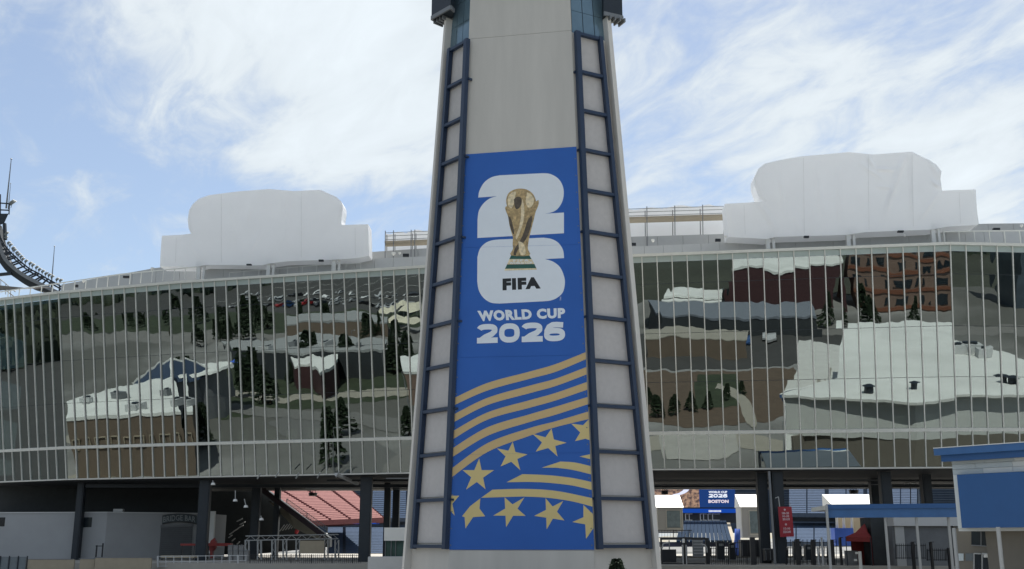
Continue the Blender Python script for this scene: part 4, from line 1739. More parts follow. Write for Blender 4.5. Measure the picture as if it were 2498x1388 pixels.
def pav(px, py, off=.04):
    return onplane(px, py, P1 + n2v * off, n2v)


m = MB()
m.extrude([pav(393, 1284), pav(470, 1281), pav(466, 1362), pav(387, 1364)], n2v * .05)
sh = m.build('roller_shutter', mat('shutter_grey', (.13, .14, .15), .6, var=.08), pv)
for k in range(15):
    m = MB()
    y = 1288 + k * 5
    m.bar(pav(392, y, .12), pav(469, y - 2, .12), .05)
    m.build('slat', mat('shutter_slat', (.10, .11, .12), .5), sh)
m = MB()
m.extrude([pav(392, 1281, .1), pav(472, 1277.5, .1), pav(472, 1284, .1), pav(392, 1287.5, .1)], n2v * .12)
m.build('shutter_hood', greyd, pv)
sgn = thing('arched_sign', 'arched dark sign reading bridge bar above the roller shutter', 'sign', pav(435, 1268, .2))


def archy(x, top):
    u = (x - 396) / (480 - 396)
    base = (1257 if top else 1277) - 4 * u * 0
    return base - (1 if top else 1) * (5.5 * (1 - (2 * u - 1) ** 2)) + (1.5 if top else 1.5)


for nm, yy in (('upper_rail', True), ('lower_rail', False)):
    m = MB()
    for i in range(14):
        xa, xb = 396 + 84 * i / 14, 396 + 84 * (i + 1) / 14
        m.bar(pav(xa, archy(xa, yy), .25), pav(xb, archy(xb, yy), .25), .07)
    m.build(nm, black, sgn)
m = MB()
m.extrude([pav(396 + 84 * i / 14, archy(396 + 84 * i / 14, True) + 1, .2) for i in range(15)] + [pav(396 + 84 * i / 14, archy(396 + 84 * i / 14, False) - 1, .2) for i in range(14, -1, -1)], n2v * .03)
m.build('back_plate', mat('sign_back_slate', (.07, .09, .10), .6), sgn)


def amap(u, v):
    x = 398 + 79 * u
    yt, yb = archy(x, True) + 3, archy(x, False) - 3
    return pav(x, yb + (yt - yb) * v, .27)


text_mesh('BRIDGE BAR', amap, 'lettering', mat('sign_pale_letter', (.30, .33, .34), .6), sgn, .02, 1.05)
for (x0, y0, x1, y1) in [(-60, 1262, 39, 1284), (199, 1262, 245, 1286)]:
    m = MB()
    m.pbox(x0, y0, x1, y1, 128.2 if x0 > 0 else 129.4, .5)
    m.build('strip_window', winm, pv)
m = MB()
m.pbox(233, 1330, 236, 1363, 126.5, .1)
m.pbox(248, 1325, 251, 1363, 126.5, .1)
m.pbox(233, 1331, 251, 1333, 126.48, .1)
m.pbox(233, 1359, 251, 1362, 126.48, .1)
tag(m.build('hand_truck', black), 'black upright hand truck against pavilion corner', 'hand truck')
m = MB()
m.pbox(276, 1241.5, 299, 1248.5, 129, .6)
m.build('roof_unit', greyl, pv)
for (x0, x1, y0, Y, lb) in [(60, 178, 1365, 108, 'tan low hoarding panel left of the tall dark column'), (192, 228, 1364, 107.6, 'short tan hoarding panel right of the tall dark column'), (229, 367, 1361, 107, 'tan low hoarding panel in front of dark pavilion wall')]:
    t = thing('hoarding', lb, 'barrier', at(x0, 1392, Y))
    m = MB()
    m.pbox(x0, y0, x1, 1318 + 4.99 * F / Y, Y, .2)
    m.build('board', tanp, t)
    m = MB()
    m.pbox(x0, y0 - 1.6, x1, y0, Y - .03, .26)
    m.build('top_edge', greyd, t)
t = thing('glass_balustrade', 'grey glass balustrade panels at far left foot of pavilion', 'balustrade', at(0, 1390, 108))
for k in range(4):
    m = MB()
    m.pbox(-25 + k * 22, 1358, -5 + k * 22, 1318 + 4.99 * F / 108, 108, .06)
    m.build('panel', mat('balustrade_glass', (.16, .19, .21), .2), t)
    m = MB()
    m.pbox(-4.5 + k * 22, 1356, -2.5 + k * 22, 1318 + 4.99 * F / 107.9, 107.9, .1)
    m.build('post', dark, t)
# white wing wall right of the shutter
m = MB()
m.pbox(508, 1247, 521, 1350, 133, .5)
tag(m.build('wing_wall', white), 'narrow white wall standing right of the bar pavilion column', 'wall')
# raker stair underside
m = MB()
m.beam(at(634, 1190, 138), at(792, 1308, 128), V((0, .7, 0)), V((.1, 0, .25)))
rk = tag(m.build('raker_beam', mat('raker_maroon', (.05, .03, .035), .6)), 'long dark raker beam sloping down under the red seating deck', 'beam')
m = MB()
m.extrude([at(655, 1222, 140), at(700, 1240, 138), at(792, 1305, 130), at(780, 1318, 130), at(720, 1290, 135)], (0, 1, 0))
tag(m.build('stair_flank', tanp), 'pale sloping concrete flank under the raker beam', 'stair')
fence('thin grey handrail climbing beside the raker beam', 700, 798, 1216, 1228, 133, 20, greyl, slope=.7, r=.03)
for (pts, lb) in [([(574, 1196), (574, 1218)], 'hanging lamp on long stem in dark opening left of the stair'), ([(596, 1217), (600, 1233)], 'smaller hanging lamp beside the long stemmed lamp'), ([(519, 1172), (520, 1178)], 'hanging lamp close under soffit near the left column'), ([(636, 1258), (638, 1264)], 'low hanging lamp behind the middle column')]:
    t = thing('hanging_lamp', lb, 'lamp', at(*pts[1], 118))
    m = MB()
    m.tube(at(*pts[0], 118), at(*pts[1], 118), .05, 6)
    m.build('stem', grey, t)
    c = at(*pts[1], 118)
    m = MB()
    m.tube(c - V((0, 0, .22)), c + V((0, 0, .02)), .26, 10, .18)
    m.build('shade', white, t)

# furniture below the pavilion
rf = mat('red_plastic', (.28, .035, .03), .5, var=.2)
for i, (x0, y0, x1, y1, Y, lb) in enumerate([(440, 1326, 476, 1331, 124, 'dull red table in front of the roller shutter'), (505, 1325, 562, 1332, 124.5, 'bright red table right of the pavilion column'), (392, 1355, 474, 1361, 118, 'long tan topped table behind the left railing')]):
    t = thing('table', lb, 'table', at((x0 + x1) / 2, 1318 + 2.2 * F / Y, Y))
    m = MB()
    m.pbox(x0, y0, x1, y1, Y, 1.2)
    m.build('top', rf if i < 2 else tanp, t)
    for x in (x0 + 2, x1 - 4):
        m = MB()
        m.pbox(x, y1, x + 2, 1318 + 2.2 * F / Y, Y + .2, .1)
        m.build('leg', black, t)
m = MB()
a = [at(x, y, 126) for x, y in ((513, 1362), (512, 1346), (507, 1334), (514, 1319), (522, 1312), (527, 1322), (526, 1336), (518, 1346), (517, 1362))]
m.extrude(a, (0, .6, 0))
tag(m.build('folded_umbrella', rf), 'folded red umbrella standing by the pavilion column', 'umbrella')
for j in range(3):
    for i in range(4 - (j > 1)):
        t = thing('crate', ['grey crate in bottom row', 'grey crate in middle row', 'grey crate in top row'][j] + ' of stack beside truss, ' + ['leftmost', 'second from left', 'third from left', 'rightmost'][i], 'crate', at(556 + i * 13, 1370 - j * 13, 114), 'stacked grey crates')
        m = MB()
        m.pbox(556 + i * 13, 1357 - j * 13, 567 + i * 13, 1368 - j * 13, 114, .6)
        m.build('box', mat('crate_grey', (.20, .20, .20), .7, var=.2), t)
        m = MB()
        m.pbox(555.5 + i * 13, 1355.5 - j * 13, 567.5 + i * 13, 1357 - j * 13, 113.95, .7)
        m.build('rim', greyd, t)
# railing at the slab edge
fence('grey railing along slab edge below the pavilion', 385, 600, 1356, 1384, 109, 11, greyl, rails=(.1, .5, .95), r=.04, slope=-.012)
fence('fine black balusters under the truss gantry', 610, 880, 1352, 1384, 108, 54, black, r=.022)
# aluminium truss gantry
tg_ = thing('truss_gantry', 'grey box truss gantry with hanging tan board in front of the stands', 'truss', at(720, 1366, 119))


def truss(p, q, w, name):
    p, q = V(p), V(q)
    d = (q - p).normalized()
    up = V((0, 0, 1)) if abs(d.z) < .7 else V((1, 0, 0))
    a = up * w / 2
    b = V((0, w / 2, 0))
    L = (q - p).length
    for s1 in (-1, 1):
        for s2 in (-1, 1):
            m = MB()
            m.tube(p + a * s1 + b * s2, q + a * s1 + b * s2, .05, 6)
            m.build(name + '_chord', grey, tg_)
    n_ = max(2, int(L / .55))
    m = MB()
    for i in range(n_):
        s = 1 if i % 2 else -1
        m.tube(p + d * (L * i / n_) + a * s - b, p + d * (L * (i + 1) / n_) - a * s - b, .025, 5)
    m.build(name + '_lacing', grey, tg_)


truss(at(600, 1313, 119), at(825, 1309, 119), .46, 'beam')
for x in (603, 633, 668, 695, 727, 796, 822):
    truss(at(x, 1318 + 2.2 * F / 119, 119), at(x, 1317, 119), .38, 'leg')
m = MB()
m.pbox(731, 1319, 791, 1350, 118.4, .12)
m.build('board', tanp, tg_)
# ticket kiosk by the left foot of the tower
kk = thing('kiosk', 'glass walled kiosk with pale fascia at left foot of the tower', 'kiosk', at(965, 1388, 101))
m = MB()
m.pbox(937, 1287, 1003, 1319, 100, 3)
m.build('fascia', white, kk)
m = MB()
m.pbox(939, 1319, 1003, 1362, 100.4, 2.4)
m.build('glass', mat('kiosk_glass', (.06, .11, .10), .08, var=.3, scale=1), kk)
for x in (939, 953, 964, 1000):
    m = MB()
    m.pbox(x, 1319, x + 1.6, 1362, 100.25, .1)
    m.build('mullion', greyd, kk)
m = MB()
m.prism([tuple(at(897, 1380, 95))[:2], tuple(at(1003, 1380, 95))[:2], tuple(at(1003, 1380, 99))[:2], tuple(at(899, 1380, 99))[:2]], .01, at(950, 1359, 95).z)
tag(m.build('low_wall', greyl), 'pale grey low wall beside left foot of the tower', 'wall')

# ================================================================== RIGHT : canopy and tiled building
cn = thing('entry_canopy', 'long blue fascia canopy on grey poles beside the tiled building', 'canopy', at(2180, 1388, 86))
a, b = at(2018, 1232, 86), at(2345, 1227, 83.5)
zt, zb_ = a.z, at(2018, 1263, 86).z
m = MB()
m.hexa([(a.x, a.y, zb_), (b.x, b.y, zb_), (b.x, b.y + .4, zb_), (a.x, a.y + .4, zb_), (a.x, a.y, zt), (b.x, b.y, zt), (b.x, b.y + .4, zt), (a.x, a.y + .4, zt)])
m.build('fascia', bluel, cn)
m = MB()
m.hexa([(a.x - .1, a.y - .12, zt - .3), (b.x, b.y - .12, zt - .3), (b.x, b.y - .002, zt - .3), (a.x - .1, a.y - .002, zt - .3), (a.x - .1, a.y - .12, zt + .05), (b.x, b.y - .12, zt + .05), (b.x, b.y - .002, zt + .05), (a.x - .1, a.y - .002, zt + .05)])
m.build('top_trim', blue, cn)
m = MB()
m.prism([(a.x, a.y + .41), (b.x, b.y + .41), (b.x + 1, b.y + 7), (a.x + .5, a.y + 6.5)], zt - .35, zt - .02)
m.build('roof', roofw, cn)
for (x0, x1, Y) in [(2014, 2030, 85.7), (2155, 2166, 85.2), (2231, 2245, 84.6), (2309, 2322, 84.2)]:
    m = MB()
    xx = at(x0 + 4, 1262, Y)
    m.tube((xx.x, Y, 0), (xx.x, Y, zt if x0 == 2014 else zb_ + .02), .11, 10)
    m.build('pole', grey, cn)
# rear walls below the canopy
cw = thing('service_block', 'low grey service block with roller door behind the canopy poles', 'building', at(2240, 1388, 97))
for (x0, y0, x1, y1, Y, d, mt, nm) in [(2128, 1262, 2180, 1392, 99, 3, darkw, 'wall'), (2180, 1259, 2500, 1283, 97.2, 3, greyl, 'header'), (2180, 1283, 2330, 1392, 97.6, 3, mat('service_wall', (.15, .16, .17), .7), 'wall'),
                                       (2187, 1284, 2209, 1392, 97.4, .15, grey, 'wall_panel'), (2330, 1283, 2500, 1392, 97.3, 3, mat('taupe_wall', (.13, .125, .11), .8), 'wall')]:
    m = MB()
    m.pbox(x0, y0, x1, y1, Y, d)
    m.build(nm, mt, cw)
# main tiled building
K = at(2322, 1120, 70)
wd = V((.643, -.766, 0))
wn_ = V((-.766, -.643, 0))


def mw(px, py, off=0.0):
    return onplane(px, py, K + wn_ * off, wn_)


ZR = mw(2322, 1112).z + .15
tb2 = thing('tiled_building', 'white and blue tiled pavilion with blue eave at the right edge', 'building', (K.x, K.y, 0))
_s1, _s2 = refl(2318, 790, ZR), refl(2500, 885, ZR)
foot = [(K.x, K.y), (33.5, 64.5), (36.5, 60), (41.0, _s1.y), (_s1.x, _s1.y), (_s2.x, _s2.y), (150, min(_s2.y + 25, 60)), (150, 68.5), (52, 68.5), (44, 72)]
zs = mw(2350, 1288).z     # soffit height under the blue box
m = MB()
m.prism(foot, zs - .2, ZR)
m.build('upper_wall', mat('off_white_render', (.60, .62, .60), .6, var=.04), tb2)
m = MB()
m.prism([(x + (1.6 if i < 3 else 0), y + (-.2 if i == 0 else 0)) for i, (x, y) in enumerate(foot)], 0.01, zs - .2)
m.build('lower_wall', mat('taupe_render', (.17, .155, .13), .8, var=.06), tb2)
m = MB()
_e0, _e1 = mw(2281, 1103, .9), mw(2420, 1085, .9)
m.prism([(_e0.x + .35, _e0.y + .3), (44, 73.5), (52, 69.6), (151, 69.6), (151, min(_s2.y + 24, 59)), (_s2.x + .3, _s2.y - 1), (_s1.x, _s1.y - 1), (40.2, _s1.y - 1), (35.3, 60.6), (_e1.x + .2, _e1.y + .2)], ZR, ZR + .32)
m.build('roof', roofw, tb2)
# eave fascia
m = MB()
e0, e1 = mw(2281, 1103, .9), mw(2560, 1068, .9)
e1.z = e0.z
m.beam(e0, e1, wn_ * .16, V((0, 0, .22)))
m.build('eave_fascia', bluel, tb2)
m = MB()
m.beam(e0 - V((0, 0, .42)) + wd * .3 - wn_ * .35, e1 - V((0, 0, .42)) - wn_ * .35, wn_ * .2, V((0, 0, .20)))
m.build('eave_gutter', blue, tb2)
m = MB()
m.beam(e0 + V((0, 0, .245)), e1 + V((0, 0, .245)), wn_ * .2, V((0, 0, .025)))
m.build('eave_cap', white, tb2)
# tiles of the upper wall
tl_w = mat('tile_white', (.68, .71, .70), .4, var=.03)
tl_g = mat('tile_pale_grey', (.50, .56, .58), .4, var=.03)
tl_b = mat('tile_grey_blue', (.36, .42, .46), .4, var=.03)
z_top = ZR - .05
zb0 = mw(2335, 1158).z
rows_ = 4
for r_ in range(rows_):
    z0 = zb0 + (z_top - zb0) * r_ / rows_
    z1 = zb0 + (z_top - zb0) * (r_ + 1) / rows_
    s_ = 0.0
    off_ = random.uniform(0, .6)
    while s_ < 9:
        ln = random.choice((.9, 1.4, 1.9, 2.4)) - (off_ if s_ == 0 else 0)
        p = V((K.x, K.y, 0)) + wd * s_
        q = V((K.x, K.y, 0)) + wd * (s_ + ln)
        m = MB()
        m.hexa([p + wd * .01 + V((0, 0, z0 + .01)), q - wd * .01 + V((0, 0, z0 + .01)), q - wd * .01 + wn_ * .06 + V((0, 0, z0 + .01)), p + wd * .01 + wn_ * .06 + V((0, 0, z0 + .01)),
                p + wd * .01 + V((0, 0, z1 - .01)), q - wd * .01 + V((0, 0, z1 - .01)), q - wd * .01 + wn_ * .06 + V((0, 0, z1 - .01)), p + wd * .01 + wn_ * .06 + V((0, 0, z1 - .01))])
        m.build('wall_tile', random.choice((tl_w, tl_w, tl_g, tl_g, tl_w, tl_b)), tb2)
        s_ += ln
m = MB()
p0, p1 = V((K.x, K.y, 0)) + wd * .02, V((K.x, K.y, 0)) + wd * .34
m.hexa([p0 + V((0, 0, zs)), p1 + V((0, 0, zs)), p1 + wn_ * .08 + V((0, 0, zs)), p0 + wn_ * .08 + V((0, 0, zs)), p0 + V((0, 0, zb0)), p1 + V((0, 0, zb0)), p1 + wn_ * .08 + V((0, 0, zb0)), p0 + wn_ * .08 + V((0, 0, zb0))])
m.build('corner_trim', tl_w, tb2)
# blue box
bq = [mw(2334, 1158, .5), mw(2560, 1142, .5)]
m = MB()
zt_ = bq[0].z
c0, c1 = V((bq[0].x, bq[0].y, 0)), V((bq[0].x, bq[0].y, 0)) + wd * 9
m.hexa([c0 + V((0, 0, zs)), c1 + V((0, 0, zs)), c1 - wn_ * .42 + V((0, 0, zs)), c0 - wn_ * .42 + V((0, 0, zs)), c0 + V((0, 0, zt_)), c1 + V((0, 0, zt_)), c1 - wn_ * .42 + V((0, 0, zt_)), c0 - wn_ * .42 + V((0, 0, zt_))])
m.build('blue_fascia_box', blue, tb2)


# recessed wall with windows and doors under the box
def lw(px, py, off=0.0):
    return onplane(px, py, K - wn_ * (1.35 - off) + V((1.6, -.2, 0)) * 0, wn_)


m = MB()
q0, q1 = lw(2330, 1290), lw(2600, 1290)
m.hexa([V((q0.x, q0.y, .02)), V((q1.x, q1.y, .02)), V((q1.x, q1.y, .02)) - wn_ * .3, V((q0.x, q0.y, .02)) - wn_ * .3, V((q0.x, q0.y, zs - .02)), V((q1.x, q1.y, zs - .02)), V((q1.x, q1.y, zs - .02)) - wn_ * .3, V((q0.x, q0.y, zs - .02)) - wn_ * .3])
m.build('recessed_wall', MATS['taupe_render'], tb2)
for (x0, y0, x1, y1) in [(2370, 1294, 2415, 1330), (2463, 1298, 2520, 1336)]:
    m = MB()
    m.extrude([lw(x0, y0, .04), lw(x1, y0 + 1, .04), lw(x1, y1 + 3, .04), lw(x0, y1, .04)], wn_ * .03)
    w_ = m.build('window', winm, tb2)
    m = MB()
    xm = (x0 + x1) / 2 + 1
    m.bar(lw(xm, y0, .1), lw(xm, y1 + 1, .1), .07)
    m.bar(lw(x0, y1, .1), lw(x1, y1 + 3, .1), .06)
    m.bar(lw(x0, y0, .1), lw(x1, y0 + 1, .1), .06)
    m.build('frame', greyd, w_)
for (x0, x1) in [(2376, 2393), (2396, 2417), (2473, 2488), (2490, 2510)]:
    m = MB()
    m.extrude([lw(x0, 1350, .04), lw(x1, 1351, .04), lw(x1, 1420, .04), lw(x0, 1420, .04)], wn_ * .03)
    d_ = m.build('door', winm, tb2)
    m = MB()
    m.bar(lw(x0, 1350, .1), lw(x0, 1420, .1), .07)
    m.bar(lw(x0, 1350, .1), lw(x1, 1351, .1), .07)
    m.build('frame', grey, d_)
for (x0, x1, mt) in [(2335, 2351, tl_g), (2356, 2374, mat('tile_slate', (.12, .14, .15), .6))]:
    m = MB()
    m.extrude([lw(x0, 1350, .03), lw(x1, 1350, .03), lw(x1, 1368, .03), lw(x0, 1368, .03)], wn_ * .03)
    m.build('wall_tile', mt, tb2)
m = MB()
for k in range(4):
    m.bar(lw(2402 + k * 4, 1352, .12), lw(2402 + k * 4, 1360, .12), .1)
m.build('notice', white, tb2)
for (x, Y) in [(2435, 63.5), (2327, 69.0)]:
    m = MB()
    p = at(x, 1290, Y)
    m.tube((p.x, p.y, 0), (p.x, p.y, zs + (-.01)), .12, 10)
    m.build('pole', grey, tb2)

# roof plant and vents
for i, (px, py) in enumerate([(2340, 862), (2365, 858), (2395, 868)]):
    p = refl(px, py, ZR + .32)
    if p.x > 44:
        t = thing('rooftop_unit', ['grey rooftop unit on white roof, leftmost in reflection', 'grey rooftop unit on white roof, middle in reflection', 'grey rooftop unit on white roof, rightmost in reflection'][i], 'rooftop unit', p)
        m = MB()
        m.box(p.x - 1.2, p.x + 1.2, p.y - 1, p.y + 1, p.z, p.z + 1.3)
        m.build('cabinet', greyl, t)
        m = MB()
        m.tube(p + V((0, 0, 1.3)), p + V((0, 0, 1.55)), .6, 12)
        m.build('fan_cowl', dark, t)
for i, (px, py) in enumerate([(2440, 935), (2460, 938), (2472, 940), (2120, 960), (2230, 950)]):
    p = refl(px, py, ZR + .32)
    m = MB()
    m.tube(p, p + V((0, 0, .9)), .45, 10)
    m.tube(p + V((0, 0, .9)), p + V((0, 0, 1.1)), .7, 10, .2)
    tag(m.build('roof_vent', dark), ['dark roof vent, first of three mirrored at right edge', 'dark roof vent, middle of three mirrored at right edge', 'dark roof vent, last of three mirrored at right edge', 'dark roof vent mirrored in left half of white roof', 'dark roof vent mirrored in centre of white roof'][i], 'vent')

# red tent, white pole
tt = thing('red_tent', 'dark red pop up tent below the blue canopy', 'tent', at(2095, 1388, 98))
ap = at(2109, 1277, 99.5)
c4 = [at(2063, 1309, 98), at(2123, 1311, 98), at(2130, 1306, 101.5), at(2075, 1305, 101.5)]
m = MB()
for i in range(4):
    a, b = c4[i], c4[(i + 1) % 4]
    mid = lerp(a, ap, .5) - V((0, 0, .22))
    mid2 = lerp(b, ap, .5) - V((0, 0, .22))
    m.quad(a, b, mid2, mid)
    m.poly([mid, mid2, ap])
m.build('roof', redt, tt)
m = MB()
for i in range(4):
    a, b = c4[i], c4[(i + 1) % 4]
    m.extrude([a, b, b - V((0, 0, .4)), a - V((0, 0, .4))], (0.01, .02, 0))
m.build('valance', redt, tt)
m = MB()
m.extrude([c4[1], c4[2], V((c4[2].x, c4[2].y, 2.8)), V((c4[1].x, c4[1].y, 2.8))], (.02, 0, 0))
m.extrude([c4[2], c4[3], V((c4[3].x, c4[3].y, 2.8)), V((c4[2].x, c4[2].y, 2.8))], (.0, .02, 0))
m.build('side_curtain', redt, tt)
for p in c4:
    m = MB()
    m.tube((p.x, p.y, .5), p, .04, 6)
    m.build('leg', dark, tt)
m = MB()
m.tube(ap, ap + V((0, 0, .35)), .1, 6, .05)
m.build('finial', black, tt)
wp = thing('camera_pole', 'white pole with small cameras in front of the red tent', 'pole', at(2097, 1388, 92))
m = MB()
p = at(2097, 1345, 92)
m.tube((p.x, p.y, 0), (p.x, p.y, p.z), .14, 10)
m.build('pole', white, wp)
for (x, y) in [(2091, 1349), (2088, 1366)]:
    m = MB()
    m.pbox(x - 3, y - 2.5, x + 3, y + 2.5, 91.8, .2)
    m.build('camera', white, wp)
for (x, y0, Y, lb) in [(2004, 1312, 99, 'thin pale pole left of the canopy end pole'), (1995, 1338, 99.5, 'short thin pale pole among the black gate posts')]:
    m = MB()
    m.tube(at(x, y0, Y), V((at(x, y0, Y).x, Y, 2.8)), .09, 8)
    m.tube(at(x, y0, Y), at(x, y0 - 2, Y), .14, 8, .05)
    tag(m.build('bollard_pole', grey), lb, 'pole')
ls = thing('lighting_stand', 'black stand with two pale flood lamps behind the canopy', 'light stand', at(2222, 1262, 130))
m = MB()
m.tube(at(2222, 1262, 130), at(2221, 1187, 130), .06, 6)
m.bar(at(2209, 1187, 130), at(2233, 1187, 130), .12)
m.build('mast', dark, ls)
for x in (2213, 2229):
    m = MB()
    m.pbox(x - 4, 1178, x + 4, 1184.5, 129.8, .3)
    m.build('lamp', white, ls)

# ================================================================== LIGHT RING AND MASTS AT LEFT
lr = thing('light_ring_truss', 'curved dark lighting truss with rows of floodlights above the left roof', 'truss', at(70, 690, 185))
Yr = 185.0
ch = smooth_line([(-14, 540), (-6, 575), (0, 596), (5, 614), (13, 631), (28, 648), (50, 666), (71, 679), (95, 691), (125, 706), (160, 722)], 4)
rl = smooth_line([(-4, 560), (2, 580), (9, 594), (22, 611), (35, 624), (52, 639.5), (73, 656), (95, 667.6), (112, 678), (130, 688), (160, 705)], 4)
bt_ = smooth_line([(-20, 560), (-16, 600), (-10, 625), (0, 642), (16, 662), (40, 680), (66, 697), (90, 705), (125, 718), (160, 735)], 4)


def path(pts, w, name, mt, Y):
    m = MB()
    for i in range(len(pts) - 1):
        m.bar(at(*pts[i], Y), at(*pts[i + 1], Y), w)
    m.build(name, mt, lr)


path(ch, .62, 'lower_chord', greyd, Yr)
path(rl, .26, 'hand_rail', dark, Yr)
path([(x - 1, y + 7) for x, y in rl], .16, 'mid_rail', dark, Yr)
path([(x - 2, y + 5) for x, y in rl], .22, 'rear_rail', dark, Yr + 2.5)
path(ch, .35, 'rear_chord', dark, Yr + 3)
m = MB()
nn = min(len(ch), len(bt_))
for i in range(nn - 1):
    f0, f1 = i / (nn - 1) * (len(bt_) - 1), (i + 1) / (nn - 1) * (len(bt_) - 1)
    a0, a1 = at(*bt_[int(f0)], Yr + .4), at(*bt_[int(f1)], Yr + .4)
    c0, c1 = at(*ch[i], Yr + .4), at(*ch[i + 1], Yr + .4)
    m.hexa([a0, a1, a1 + V((0, 3, 0)), a0 + V((0, 3, 0)), c0, c1, c1 + V((0, 3, 0)), c0 + V((0, 3, 0))])
m.build('catwalk', darkw, lr)
for i in range(1, 26):
    f = i / 26
    a = ch[min(len(ch) - 1, int(f * len(ch)) + 2)]
    b = rl[min(len(rl) - 1, int(f * len(rl)) + 2)]
    m = MB()
    m.bar(at(*a, Yr), at(*b, Yr), .24)
    m.build('upright', dark, lr)
    m = MB()
    m.bar(at(*a, Yr + 2), at(*b, Yr + 2.5), .24)
    m.build('rear_upright', dark, lr)
heads = [(60, 655), (64, 690), (98, 748), (120, 772), (148, 808), (165, 830), (192, 858), (212, 880), (238, 905), (258, 932), (295, 955), (342, 980), (372, 1000), (415, 1025), (447, 1050), (484, 1070), (521, 1095), (557, 1112), (590, 1130), (646, 1160), (686, 1172), (140, 290), (76, 640)]
for (cx_, cy_) in heads:
    x, y = cx_ / 4.63, 430 + cy_ / 4.63
    c = at(x, y, Yr)
    dd_ = V((.35, .3, -.45)).normalized()
    m = MB()
    big = 1.6 if (cx_, cy_) == (140, 290) else 1.0
    m.tube(c - dd_ * .18 * big, c + dd_ * .22 * big, .26 * big, 10, .44 * big)
    h_ = m.build('floodlight_head', lampm, lr)
    m = MB()
    m.tube(c + V((0, 0, -.2)), c + V((-.15, 0, -1.1)), .05, 6)
    m.build('yoke', dark, h_)
m = MB()
m.hexa([at(-30, 560, Yr), at(10, 545, Yr), at(10, 545, Yr + 3), at(-30, 560, Yr + 3), at(-30, 521, Yr), at(21, 521, Yr), at(21, 521, Yr + 3), at(-30, 521, Yr + 3)])
m.build('mast_platform', dark, lr)
for (p, q, w) in [((-20, 494), (24, 497), .2), ((-20, 511), (23, 513), .2), ((23, 497), (22, 523), .16), ((1, 474), (1, 522), .16), ((-20, 672), (28, 667), .5), ((11, 545), (13, 585), .5)]:
    m = MB()
    m.bar(at(*p, Yr), at(*q, Yr), w)
    m.build('brace', dark, lr)
for (p, q, w, lb) in [((27.5, 388), (15, 508), .17, 'tallest thin antenna mast at left edge'), ((26, 448), (20, 510), .09, 'short thin antenna beside the tallest mast'), ((133, 601), (125, 700), .13, 'thin antenna mast rising behind end of the light ring')]:
    m = MB()
    m.tube(at(*q, 186), at(*p, 186), w, 6, w * .4)
    m.tube(at(*p, 186), at(p[0] + .1, p[1] - 2, 186), w * 1.3, 6, .02)
    tag(m.build('antenna_mast', greyd), lb, 'antenna')
m = MB()
for i in range(4):
    m.bar(at(-10 + i * 12, 672 + i * 10, 140), at(2 + i * 12, 682 + i * 10, 140), .12)
    m.bar(at(-10 + i * 12, 690 + i * 9, 140), at(2 + i * 12, 699 + i * 9, 140), .12)
    m.bar(at(-10 + i * 12, 672 + i * 10, 140), at(-10 + i * 12, 700 + i * 9, 140), .08)
tag(m.build('stair_rail', greyl), 'sloping pale stair rail at far left behind the glass roof edge', 'railing')
m = MB()
m.hexa([at(-60, 712, 138), at(150, 700, 134), at(150, 700, 137), at(-60, 712, 141), at(-60, 690, 138), at(60, 702, 136), at(60, 702, 139), at(-60, 690, 141)])
tag(m.build('roof_plant_block', mat('brown_grey_plant', (.16, .145, .13), .8)), 'brown grey plant block behind the left guard rail', 'plant block')

# ================================================================== THE PLACE THE GLASS MIRRORS
# asphalt lots, paths, lawns laid as thin sheets, each above the last
lay = [0.0]



def sheet(pts, mt, name, dz=None):
    lay[0] += .006
    z = lay[0]
    m = MB()
    P = [V((p[0], p[1], z)) for p in pts]
    bm = bmesh.new()
    f = bm.faces.new([bm.verts.new(p) for p in P])
    f.normal_update()
    bmesh.ops.triangulate(bm, faces=[f], ngon_method='EAR_CLIP')
    bm.verts.index_update()
    m.v = [v.co.copy() for v in bm.verts]
    m.f = [tuple(v.index for v in ff.verts) for ff in bm.faces]
    bm.free()
    o = m.build(name, mt)
    o['kind'] = 'structure'
    return o


def rg(*pts):
    return [refl(x, y, 0) for x, y in pts]


pavel = mat('light_paving', (.30, .28, .235), .85, var=.08, scale=.4)
mulch = mat('brown_mulch', (.10, .072, .05), .95, var=.25, scale=1)
road = mat('road_asphalt', (.17, .165, .155), .9, var=.12, scale=.2)
sheet([(-900, -700), (500, -700), (500, -150), (120, -110), (-60, -64), (-330, -20), (-700, 60)], mat('dark_meadow', (.042, .046, .032), .95, var=.3, scale=.03), 'meadow')
sheet([(-640, 10), (-200, 20), (-118, 88), (-100, 130), (-160, 220), (-640, 220)], asph, 'west_lot')
sheet([(-420, -260), (-70, -260), (-70, -62), (-260, -20), (-420, 0)], asph, 'car_park')
sheet([(-330, -8), (-140, -10), (-60, -30), (60, -34), (160, -34), (160, -46), (60, -46), (-60, -44), (-150, -26), (-330, -24)], road, 'road')
sheet([(-130, 60), (-96, 62), (-70, 40), (-48, 44), (-36, 30), (-60, 8), (-96, 2), (-150, 20)], grass, 'lawn')
sheet([(-300, -25), (-150, -28), (-70, -52), (-72, -62), (-260, -58), (-330, -45)], grass, 'verge')
sheet([(-86, 62), (-40, 88), (-36, 78), (-80, 52)], mat('grey_paving', (.13, .13, .125), .9, var=.1), 'grey_paving')
sheet(smooth_line([(-120, 70), (-100, 72), (-86, 84), (-84, 100), (-92, 104), (-94, 90), (-104, 80), (-122, 80)], 4), pavel, 'curved_walk')
sheet([(2, 6), (32, 4), (36, 26), (26, 44), (14, 48), (3, 40)], mulch, 'planting_bed')
sheet(smooth_line([(-4, 66), (8, 54), (16, 50), (26, 52), (33, 60), (34, 74), (29, 74), (27, 62), (20, 57), (12, 59), (2, 70)], 5), pavel, 'path')
